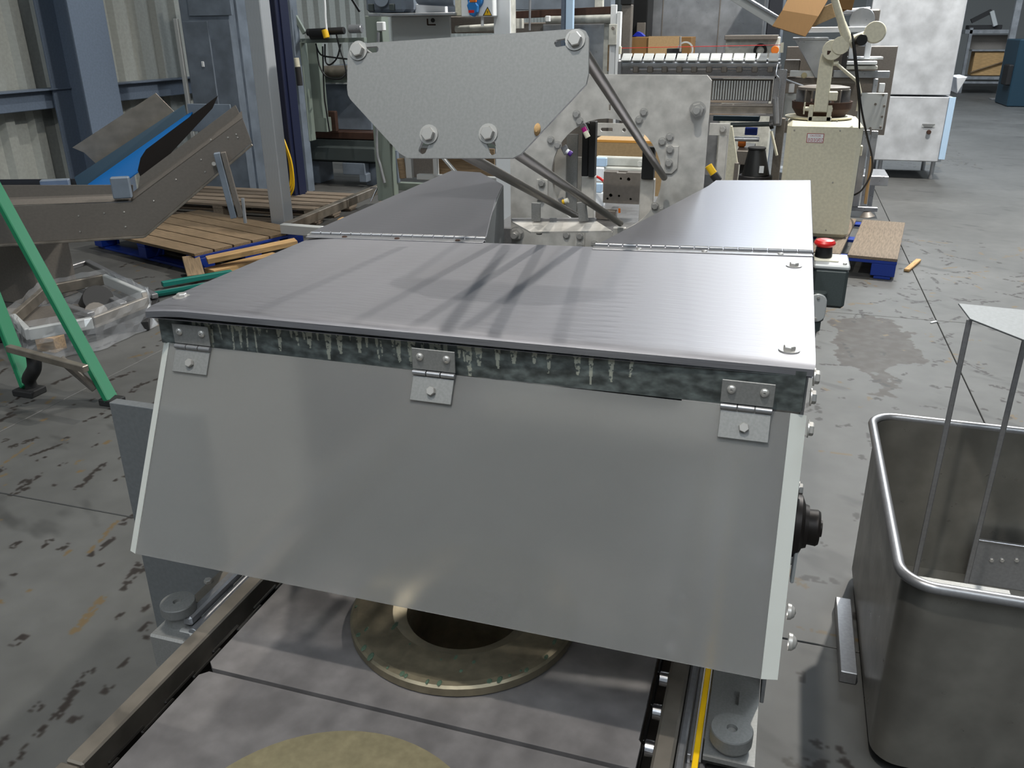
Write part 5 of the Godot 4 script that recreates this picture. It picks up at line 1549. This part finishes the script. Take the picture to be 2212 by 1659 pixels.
func left_machines() -> void:
	var o := thing("stainless_post", "tall square stainless post with an orange tag near its foot", "post", Vector3(-3.715, 0, -5.735))
	bx(o, "tube", M.postmetal, Vector3(-3.715, 1.5, -5.735), Vector3(0.125, 3.0, 0.13), 0.006)
	var t := Node3D.new()
	t.name = "tag"
	o.add_child(t, true)
	var tc := Vector3(-3.768, 0.02, -5.668)
	t.position = world_of(o).affine_inverse() * tc
	bx(t, "card", M.tag, tc, Vector3(0.052, 0.105, 0.002), 0.0, Basis(Vector3(0, 0, 1), 0.02))
	for q in [[0.006, 0.026, 0.9, 0.020], [-0.004, 0.012, -0.2, 0.016], [0.010, 0.006, 1.3, 0.014], [-0.006, -0.004, 0.1, 0.022], [0.012, -0.010, 1.2, 0.014], [0.0, -0.018, -0.3, 0.018], [-0.012, -0.040, -0.5, 0.012]]:
		bx(t, "pen_stroke", M.ink, tc + Vector3(q[0], q[1], 0.0012), Vector3(q[3], 0.004, 0.0006), 0.0, Basis(Vector3(0, 0, 1), q[2]))
	# grey electrical cabinet
	o = thing("electrical_cabinet", "tall blue grey electrical cabinet with a small white latch by the cladding", "cabinet", Vector3(-5.465, 0.794, -7.4))
	o.position.y = 0.0
	bx(o, "body", M.greypaint, Vector3(-5.278, 1.155, -7.5), Vector3(0.528, 2.31, 0.5), 0.006)
	bx(o, "door", M.greypaint, Vector3(-5.385, 1.01, -7.245), Vector3(0.278, 1.194, 0.02), 0.003)
	bx(o, "top_panel", M.greypaint, Vector3(-5.201, 1.982, -7.245), Vector3(0.463, 0.657, 0.02), 0.003)
	bx(o, "edge_strip", M.alloy, Vector3(-5.592, 1.02, -7.245), Vector3(0.043, 1.226, 0.03), 0.003)
	bx(o, "latch", M.white, Vector3(-5.353, 1.234, -7.235), Vector3(0.026, 0.049, 0.02), 0.003)
	bx(o, "side_face", M.greypaint, Vector3(-5.027, 1.155, -7.5), Vector3(0.082, 2.311, 0.3), 0.004)
	# navy column with yellow cable
	o = thing("navy_column", "dark navy machine column with a paper label behind the stainless post", "column", Vector3(-4.362, 0.105, -6.7))
	o.position.y = 0.0
	bx(o, "shaft", M.navy, Vector3(-4.251, 1.113, -6.8), Vector3(0.161, 2.227, 0.2), 0.006)
	bx(o, "label_paper", M.white, Vector3(-4.29, 1.45, -6.682), Vector3(0.063, 0.155, 0.004), 0.0)
	bx(o, "edge_strip", M.navy, Vector3(-4.184, 1.114, -6.8), Vector3(0.055, 2.229, 0.1), 0.003)
	o = thing("yellow_cable", "coil of yellow cable hanging on the navy column", "cable", Vector3(-4.135, 0.653, -6.6))
	for k in 3:
		var off := Vector3(0.02 * k, -0.02 * k, 0.012 * k)
		hose(o, "loop", M.yellow, [Vector3(-4.214, 0.748, -6.6) + off, Vector3(-4.161, 0.635, -6.58) + off, Vector3(-4.12, 0.481, -6.57) + off, Vector3(-4.131, 0.281, -6.57) + off, Vector3(-4.213, 0.189, -6.57) + off, Vector3(-4.25, 0.275, -6.58) + off, Vector3(-4.218, 0.534, -6.59) + off, Vector3(-4.222, 0.689, -6.6) + off], 0.008)
	hose(o, "loop", M.yellow, [Vector3(-4.197, 0.767, -6.6), Vector3(-4.223, 0.692, -6.58), Vector3(-4.205, 0.608, -6.57), Vector3(-4.162, 0.585, -6.57), Vector3(-4.162, 0.662, -6.58), Vector3(-4.213, 0.721, -6.6)], 0.008)
	hose(o, "lead", M.yellow, [Vector3(-4.177, 1.889, -6.62), Vector3(-4.191, 1.665, -6.62), Vector3(-4.208, 1.217, -6.62), Vector3(-4.222, 0.745, -6.62)], 0.007)
	# frame of the dim machine
	o = thing("press_frame", "dim green grey press frame with hoses against the cladding wall", "machine", Vector3(-4.613, 0.106, -8))
	o.position.y = 0.0
	bx(o, "channel_post", M.greypaint, Vector3(-4.628, 1.159, -7.66), Vector3(0.114, 2.317, 0.12), 0.004)
	bx(o, "channel_post", M.greenish, Vector3(-4.606, 0.954, -7.76), Vector3(0.092, 0.92, 0.12), 0.004)
	bx(o, "side_plate", M.greenish, Vector3(-4.576, 1.055, -7.95), Vector3(0.157, 0.712, 0.1), 0.004)
	bx(o, "side_plate", M.greenish, Vector3(-4.57, 0.635, -7.95), Vector3(0.203, 0.14, 0.1), 0.004)
	bar(o, "diagonal", M.greenish, Vector3(-4.645, 1.749, -7.7), Vector3(-4.506, 1.496, -7.7), 0.03, 0.04)
	bar(o, "crossbar", M.greenish, Vector3(-4.737, 1.427, -7.75), Vector3(-3.89, 1.435, -7.75), 0.06, 0.04)
	rod(o, "torque_tube", M.charcoal, Vector3(-4.475, 1.504, -7.7), Vector3(-4.08, 1.517, -7.7), 0.032)
	rod(o, "torque_tube", M.black, Vector3(-4.414, 1.487, -7.66), Vector3(-4.246, 1.49, -7.66), 0.05)
	rod(o, "coupling", M.galv, Vector3(-4.025, 1.529, -7.7), Vector3(-3.895, 1.531, -7.7), 0.038)
	rod(o, "grip", M.yellow, Vector3(-4.233, 1.526, -7.6), Vector3(-4.217, 1.454, -7.6), 0.03)
	hose(o, "cord", M.white, [Vector3(-4.204, 1.933, -7.6), Vector3(-4.206, 1.739, -7.6), Vector3(-4.213, 1.622, -7.6), Vector3(-4.211, 1.51, -7.6)], 0.011)
	bx(o, "back_panel", M.greypaint, Vector3(-4.439, 0.777, -8.325), Vector3(0.542, 0.454, 0.05), 0.004)
	rod(o, "roller", M.rail, Vector3(-4.612, 1.134, -8.1), Vector3(-4.089, 1.149, -8.1), 0.055, -1.0, 20)
	bx(o, "roller_bed", M.greenish, Vector3(-4.39, 1.064, -8.25), Vector3(0.538, 0.068, 0.2), 0.004)
	for q in [[Vector3(-4.418, 1.38, -7.75), Vector3(-4.378, 1.215, -7.7), Vector3(-4.313, 1.11, -7.7), Vector3(-4.165, 1.09, -7.7), Vector3(-4.099, 1.172, -7.75)], [Vector3(-4.425, 1.4, -7.75), Vector3(-4.352, 1.306, -7.7), Vector3(-4.221, 1.281, -7.7), Vector3(-4.05, 1.265, -7.7)], [Vector3(-4.17, 1.494, -7.7), Vector3(-4.144, 1.359, -7.7), Vector3(-4.104, 1.215, -7.7), Vector3(-4.078, 0.964, -7.7)], [Vector3(-4.309, 1.4, -7.72), Vector3(-4.308, 1.256, -7.7), Vector3(-4.267, 1.215, -7.7), Vector3(-4.182, 1.277, -7.7), Vector3(-4.141, 1.4, -7.72)], [Vector3(-4.336, 1.38, -7.72), Vector3(-4.354, 0.961, -7.7), Vector3(-4.347, 0.788, -7.7), Vector3(-4.332, 0.591, -7.7)]]:
		hose(o, "hose", M.black, q, 0.008)
	bar(o, "stay", M.black, Vector3(-3.998, 1.816, -7.7), Vector3(-3.906, 1.678, -7.7), 0.02, 0.02)
	rod(o, "filter_bowl", M.cream, Vector3(-4.533, 1.281, -7.55), Vector3(-4.528, 1.199, -7.55), 0.025)
	rod(o, "filter_body", M.charcoal, Vector3(-4.528, 1.199, -7.55), Vector3(-4.523, 1.032, -7.55), 0.028)
	bx(o, "tank", M.hammer, Vector3(-4.391, 0.336, -8.25), Vector3(0.78, 0.141, 0.5), 0.01)
	bx(o, "deck", M.rust, Vector3(-4.442, 0.512, -8.4), Vector3(0.809, 0.07, 0.6), 0.004)
	bx(o, "deck", M.hammer, Vector3(-4.45, 0.43, -8.4), Vector3(0.814, 0.076, 0.6), 0.004)
	bx(o, "foot_hose", M.rust, Vector3(-4.469, 0.659, -8.025), Vector3(0.107, 0.206, 0.05), 0.01)
	bx(o, "plinth", M.hammer, Vector3(-4.483, 0.254, -8.35), Vector3(0.878, -0.013, 0.6), 0.006)
	bx(o, "plinth_leg", M.greypaint, Vector3(-4.85, 0.13, -8.3), Vector3(0.2, 0.26, 0.3), 0.004)
	bx(o, "plinth_leg", M.greypaint, Vector3(-4.1, 0.13, -8.3), Vector3(0.2, 0.26, 0.3), 0.004)
	bx(o, "pale_block", M.greypaint, Vector3(-4.259, 0.19, -8.05), Vector3(0.258, 0.122, 0.1), 0.006)
	bx(o, "pale_block", M.greypaint, Vector3(-4.16, 0.1, -8.05), Vector3(0.086, 0.085, 0.1), 0.006)
	# pallet deck under it
	pallet("dark weathered wooden pallet under the dim press frame", "", Vector3(-5.6, 0.142, -6.2), Vector3(1, 0, 0), Vector3(0, 0, -1), 1.9, [[0.0, 0.12], [0.16, 0.12], [0.32, 0.12], [0.48, 0.12], [0.64, 0.12]], M.woodgrey, M.woodgrey)

func inclined_conveyor() -> void:
	var o := thing("inclined_conveyor", "dull steel inclined belt conveyor with a blue belt resting on pallets", "conveyor", Vector3(-4.003, 0.372, -3.909))
	var xf := Transform3D(Basis(Vector3(0.836, 0, -0.549), Vector3(0, 1, 0), Vector3(0.549, 0, 0.836)), Vector3(-4.154, 0, -3.57))
	var n := xf.basis.z
	var g := G.new()
	g.plate(xf, [Vector2(-0.314, 0.634), Vector2(0.719, 0.613), Vector2(1.391, 1.050), Vector2(1.425, 0.914), Vector2(0.758, 0.417), Vector2(-0.367, 0.421)], 0.006, [], 0.001)
	put(o, "side_plate", g, M.dullgalv)
	# turned in lower lip
	bar(o, "lower_lip", M.rail, Vector3(-4.452, 0.416, -3.36), Vector3(-3.513, 0.411, -3.977), 0.03, 0.012, 0.002)
	bar(o, "lower_lip", M.rail, Vector3(-3.513, 0.411, -3.977), Vector3(-2.955, 0.905, -4.343), 0.03, 0.012, 0.002)
	# sloping ledge and inner wall
	var far := Transform3D(xf.basis, xf.origin - n * 0.40)
	var ledge := [Vector3(-4.415, 0.639, -3.398), Vector3(-3.552, 0.618, -3.965), Vector3(-2.992, 1.052, -4.334)]
	for k in 2:
		var a: Vector3 = ledge[k]
		var b: Vector3 = ledge[k + 1]
		g = G.new()
		var up := Vector3(0, 0.035, 0)
		g.face([a, b, b - n * 0.05 + up, a - n * 0.05 + up], a - Vector3(0, 1, 0))
		g.face([a - Vector3(0, 0.003, 0), b - Vector3(0, 0.003, 0), b - n * 0.05 + up * 0.9, a - n * 0.05 + up * 0.9], a + Vector3(0, 1, 0))
		put(o, "ledge", g, M.dullgalv)
	g = G.new()
	g.plate(Transform3D(xf.basis, xf.origin - n * 0.05), [Vector2(0.743, 0.622), Vector2(1.385, 1.050), Vector2(1.359, 1.121), Vector2(0.784, 0.746)], 0.004, [], 0.001)
	put(o, "inner_wall", g, M.dullgalv)
	g = G.new()
	g.plate(Transform3D(xf.basis, xf.origin - n * 0.05), [Vector2(-0.314, 0.634), Vector2(0.726, 0.623), Vector2(0.739, 0.701), Vector2(-0.285, 0.752)], 0.004, [], 0.001)
	put(o, "inner_wall", g, M.dullgalv)
	g = G.new()
	g.plate(Transform3D(xf.basis.rotated(xf.basis.x, 0.0), xf.origin - n * 0.07), [Vector2(0.774, 0.777), Vector2(0.801, 0.846), Vector2(0.838, 0.892), Vector2(1.271, 1.174), Vector2(1.231, 1.105), Vector2(0.791, 0.704)], 0.004, [], 0.001)
	put(o, "dark_guard", g, M.iron)
	# belt and far side
	var quad := func(called: String, a: Vector3, b: Vector3, c: Vector3, d: Vector3, m: Material):
		var q := G.new()
		var e := (b - a).cross(d - a).normalized() * 0.005
		if e.y < 0.0:
			e = -e
		var mid := (a + c) * 0.5 - e * 0.5
		for t in [[a, b, c], [a, c, d]]:
			q.face(t, mid - e * 20.0)
			q.face([t[0] - e, t[1] - e, t[2] - e], mid + e * 20.0)
		for t in [[a, b], [b, c], [c, d], [d, a]]:
			q.face([t[0], t[1], t[1] - e, t[0] - e], mid)
		put(o, called, q, m)
	quad.call("belt", Vector3(-3.698, 0.656, -3.953), Vector3(-3.436, 0.85, -4.126), Vector3(-3.435, 1.08, -4.497), Vector3(-4.029, 0.643, -4.107), M.beltblue)
	quad.call("belt", Vector3(-4.461, 0.692, -3.452), Vector3(-3.698, 0.656, -3.953), Vector3(-4.029, 0.643, -4.107), Vector3(-4.715, 0.672, -3.656), M.beltblue)
	quad.call("far_wall", Vector3(-4.046, 0.637, -4.102), Vector3(-3.48, 1.011, -4.474), Vector3(-3.498, 1.106, -4.491), Vector3(-4.073, 0.708, -4.114), M.slate)
	g = G.new()
	g.plate(Transform3D(xf.basis, xf.origin - n * 0.44), [Vector2(-0.313, 0.639), Vector2(0.393, 0.601), Vector2(0.434, 0.692), Vector2(-0.292, 0.723)], 0.004, [], 0.001)
	put(o, "far_wall", g, M.charcoal)
	g = G.new()
	g.plate(Transform3D(xf.basis, xf.origin - n * 0.45), [Vector2(0.381, 0.877), Vector2(0.899, 1.174), Vector2(0.988, 1.063), Vector2(0.940, 1.025), Vector2(0.494, 0.776), Vector2(0.440, 0.845)], 0.004, [], 0.001)
	put(o, "far_guard", g, M.rail)
	bx(o, "end_plate", M.greypaint, Vector3(-3.316, 1.033, -4.48), Vector3(0.30, 0.16, 0.01), 0.002, Basis(Vector3.UP, 0.0))
	for p in [[Vector3(-3.577, 0.698, -3.937), 0.10, 0.12], [Vector3(-4.157, 0.674, -4.047), 0.16, 0.06]]:
		bx(o, "bearing_bracket", M.greypaint, p[0], Vector3(p[1], p[2], 0.05), 0.006, xf.basis)
	for p in [Vector3(-3.15, 0.939, -4.228), Vector3(-3.07, 0.948, -4.28), Vector3(-3.03, 0.964, -4.306), Vector3(-3.025, 0.946, -4.309), Vector3(-3.334, 0.726, -4.106), Vector3(-3.207, 0.831, -4.19), Vector3(-3.196, 0.762, -4.197), Vector3(-3.679, 0.559, -3.88), Vector3(-3.591, 0.558, -3.938), Vector3(-3.792, 0.552, -3.805), Vector3(-3.45, 0.612, -4.03), Vector3(-3.597, 0.473, -3.934), Vector3(-3.8, 0.462, -3.8)]:
		bolt(o, p, n, 0.005, M.bolt, "rivet", 0.0)
	# slanting support leg
	bar(o, "leg", M.greypaint, Vector3(-3.114, 0.869, -4.218), Vector3(-3.076, 0.493, -4.242), 0.035, 0.06, 0.003, n)
	bar(o, "leg", M.dullgalv, Vector3(-3.09, 0.871, -4.245), Vector3(-3.049, 0.494, -4.272), 0.03, 0.05, 0.003, n)
	rod(o, "leg_bolt", M.bolt, Vector3(-3.134, 0.808, -4.204), Vector3(-3.116, 0.812, -4.18), 0.012)
	rod(o, "adjuster", M.galv, Vector3(-3.011, 0.607, -4.261), Vector3(-3.014, 0.46, -4.26), 0.010)
	bx(o, "leg_box", M.dullgalv, Vector3(-4.512, 0.178, -3.9), Vector3(0.714, 0.357, 0.3), 0.006)

func left_floor_things() -> void:
	var g := G.new()
	var al := Vector3(-0.946, 0, -0.324).normalized()
	var ac := Vector3(0.324, 0, -0.946).normalized()
	var bd := []
	for k in 6:
		bd.append([k * 0.158, 0.145])
	pallet("weathered brown pallet with blue edges under the inclined conveyor", "", Vector3(-3.70, 0.142, -4.62), al, ac, 1.3, bd, M.wood, M.blue)
	# loose timber
	var o := thing("timber_plank", "fresh tan plank lying along the pallet's edge", "plank", Vector3(-3.727, 0.02, -5.165))
	bar(o, "plank", M.woodnew, Vector3(-3.618, 0.1, -4.634), Vector3(-3.177, 0.16, -5.047), 0.10, 0.035)
	o.set_meta("label", "long fresh tan plank lying against the blue edged pallet")
	o = thing("timber_plank", "lower fresh tan plank on the floor under the long plank", "plank", Vector3(-3.504, 0, -4.832))
	bar(o, "plank", M.woodnew, Vector3(-3.583, 0.03, -4.595), Vector3(-3.379, 0.03, -5.106), 0.12, 0.04)
	o = thing("timber_offcut", "short stained timber offcut leaning on the tan planks", "plank", Vector3(-3.724, 0, -4.645))
	bar(o, "offcut", M.wood, Vector3(-3.746, 0.11, -4.636), Vector3(-3.595, 0.03, -4.473), 0.11, 0.03)
	o = thing("green_strip", "pale green edged plastic strip on the floor beside the wrapped frame", "strip", Vector3(-3.618, 0, -4.382))
	bar(o, "strip", M.teal, Vector3(-3.696, 0.03, -4.263), Vector3(-3.439, 0.03, -4.636), 0.04, 0.03)
	o = thing("green_strip", "dark green channel strip lying next to the machine lid's corner", "strip", Vector3(-3.515, 0, -4.247))
	bar(o, "strip", M.teal, Vector3(-3.642, 0.02, -4.039), Vector3(-3.387, 0.02, -4.408), 0.04, 0.025)
	bar(o, "rib", M.teal, Vector3(-3.612, 0.04, -4.008), Vector3(-3.361, 0.04, -4.376), 0.012, 0.02)
	# shrink wrapped frame
	o = thing("wrapped_frame", "steel machine frame shrink wrapped in clear film on the floor", "machine part", Vector3(-3.722, -0, -3.612))
	var q := [Vector3(-3.462, 0.14, -3.01), Vector3(-3.288, 0.14, -3.246), Vector3(-3.269, 0.14, -3.624), Vector3(-3.302, 0.16, -3.655), Vector3(-3.775, 0.16, -3.884), Vector3(-3.922, 0.16, -3.591), Vector3(-3.699, 0.15, -3.151)]
	for k in q.size():
		bar(o, "frame_bar", M.rail if k % 3 else M.alloy, q[k], q[(k + 1) % q.size()], 0.03, 0.06, 0.004)
	for e in [[Vector3(-4.38, 0.1, -4.058), Vector3(-4.307, 0.12, -4.311)], [Vector3(-4.307, 0.12, -4.311), Vector3(-3.438, 0.08, -3.891)], [Vector3(-4.275, 0.08, -4.038), Vector3(-3.65, 0.08, -3.735)], [Vector3(-3.642, 0.14, -3.43), Vector3(-3.39, 0.14, -3.351)], [Vector3(-3.766, 0.14, -3.735), Vector3(-3.401, 0.12, -3.6)], [Vector3(-3.555, 0.14, -3.652), Vector3(-3.34, 0.14, -3.533)], [Vector3(-3.923, 0.06, -3.922), Vector3(-3.659, 0.06, -3.361)]]:
		bar(o, "frame_bar", M.steel, e[0], e[1], 0.04, 0.03, 0.004)
	rod(o, "motor", M.charcoal, Vector3(-3.648, 0.06, -3.637), Vector3(-3.52, 0.16, -3.548), 0.09, 0.08, 20)
	rod(o, "flange", M.dullgalv, Vector3(-3.461, 0.1, -3.441), Vector3(-3.415, 0.13, -3.409), 0.06, -1.0, 16)
	bx(o, "timber_block", M.woodnew, Vector3(-3.5, 0.04, -3.16), Vector3(0.12, 0.08, 0.08), 0.004)
	bx(o, "tray", M.dullgalv, Vector3(-3.735, 0.1, -3.338), Vector3(0.45, 0.02, 0.35), 0.004, Basis(Vector3.UP, 0.5))
	bx(o, "skid", M.charcoal, Vector3(-3.673, 0.03, -3.533), Vector3(0.8, 0.055, 0.45), 0.004, Basis(Vector3.UP, 0.55))
	# the film: a creased skirt round the frame
	rng.seed = 41
	var rows := []
	for j in 6:
		var row := []
		for k in 57:
			var t := (k % 56) / 56.0 * q.size()
			var a: Vector3 = q[int(t) % q.size()]
			var b: Vector3 = q[(int(t) + 1) % q.size()]
			var p: Vector3 = a.lerp(b, fmod(t, 1.0))
			var c := Vector3(-3.661, 0.1, -3.574)
			var out := (p - c) * Vector3(1, 0, 1)
			var w := sin(k % 56 * 2.3 + j * 1.7) * 0.5 + sin(k % 56 * 0.9 + j * 2.9) * 0.5
			var r := 1.06 + 0.035 * w + (0.05 if j == 0 else 0.0)
			row.append(Vector3(c.x, 0, c.z) + out * r + Vector3(0, 0.006 + j * 0.042 + 0.006 * w * minf(j, 1.0), 0))
		rows.append(row)
	g = G.new()
	for j in 5:
		for k in 56:
			g.face([rows[j][k], rows[j][k + 1], rows[j + 1][k + 1]])
			g.face([rows[j][k], rows[j + 1][k + 1], rows[j + 1][k]])
	put(o, "film", g, M.wrap)
	# green step ladder
	o = thing("step_ladder", "green fibreglass step ladder with grey brace standing beside the hood", "ladder", Vector3(-2.937, 0, -2.681))
	var f1 := Vector3(-2.703, 0.01, -2.684)
	var t1 := Vector3(-3.417, 0.811, -3)
	var f2 := Vector3(-3.146, 0.03, -2.668)
	var t2 := Vector3(-3.421, 0.304, -2.85)
	bar(o, "rail", M.green, f1, t1 + (t1 - f1) * 0.9, 0.026, 0.075, 0.004, Vector3(0.3, 0, 1))
	bar(o, "rail", M.green, f2, t2 + (t2 - f2) * 2.5, 0.026, 0.075, 0.004, Vector3(0.3, 0, 1))
	bar(o, "brace", M.rail, Vector3(-3.17, 0.23, -2.638), Vector3(-2.713, 0.2, -2.592), 0.03, 0.03, 0.003)
	bar(o, "brace", M.dullgalv, Vector3(-2.891, 0.21, -2.638), Vector3(-2.808, 0.05, -2.707), 0.03, 0.03, 0.003)
	g = G.new()
	var fp := []
	for e in [[66, 770, .20], [70, 790, .16], [60, 812, .10], [52, 832, .05], [60, 846, .01]]:
		pass
	hose(o, "boot", M.rubber, [Vector3(-3.083, 0.19, -2.677), Vector3(-3.07, 0.14, -2.655), Vector3(-3.138, 0.07, -2.672), Vector3(-3.146, 0.02, -2.681)], 0.03)
	bx(o, "foot_pad", M.rubber, f2 + Vector3(0, -0.015, 0), Vector3(0.11, 0.03, 0.09), 0.004)
	bx(o, "foot_pad", M.rubber, f1 + Vector3(0, 0.005, 0), Vector3(0.09, 0.03, 0.07), 0.004)
	# splinter of wood by the pallet
	o = thing("wood_splinter", "pale wood splinter lying on the floor near the pallet", "wood", Vector3(0.912, 0, -6.134))
	bar(o, "splinter", M.woodnew, Vector3(0.858, 0.012, -5.961), Vector3(0.967, 0.012, -6.27), 0.035, 0.02, 0.004)
	o = thing("cable_tie", "small white scrap lying on the floor joint", "scrap", Vector3(0.888, 0, -4.895))
	bar(o, "scrap", M.white, Vector3(0.869, 0.004, -4.861), Vector3(0.901, 0.004, -4.895), 0.012, 0.006, 0.001)
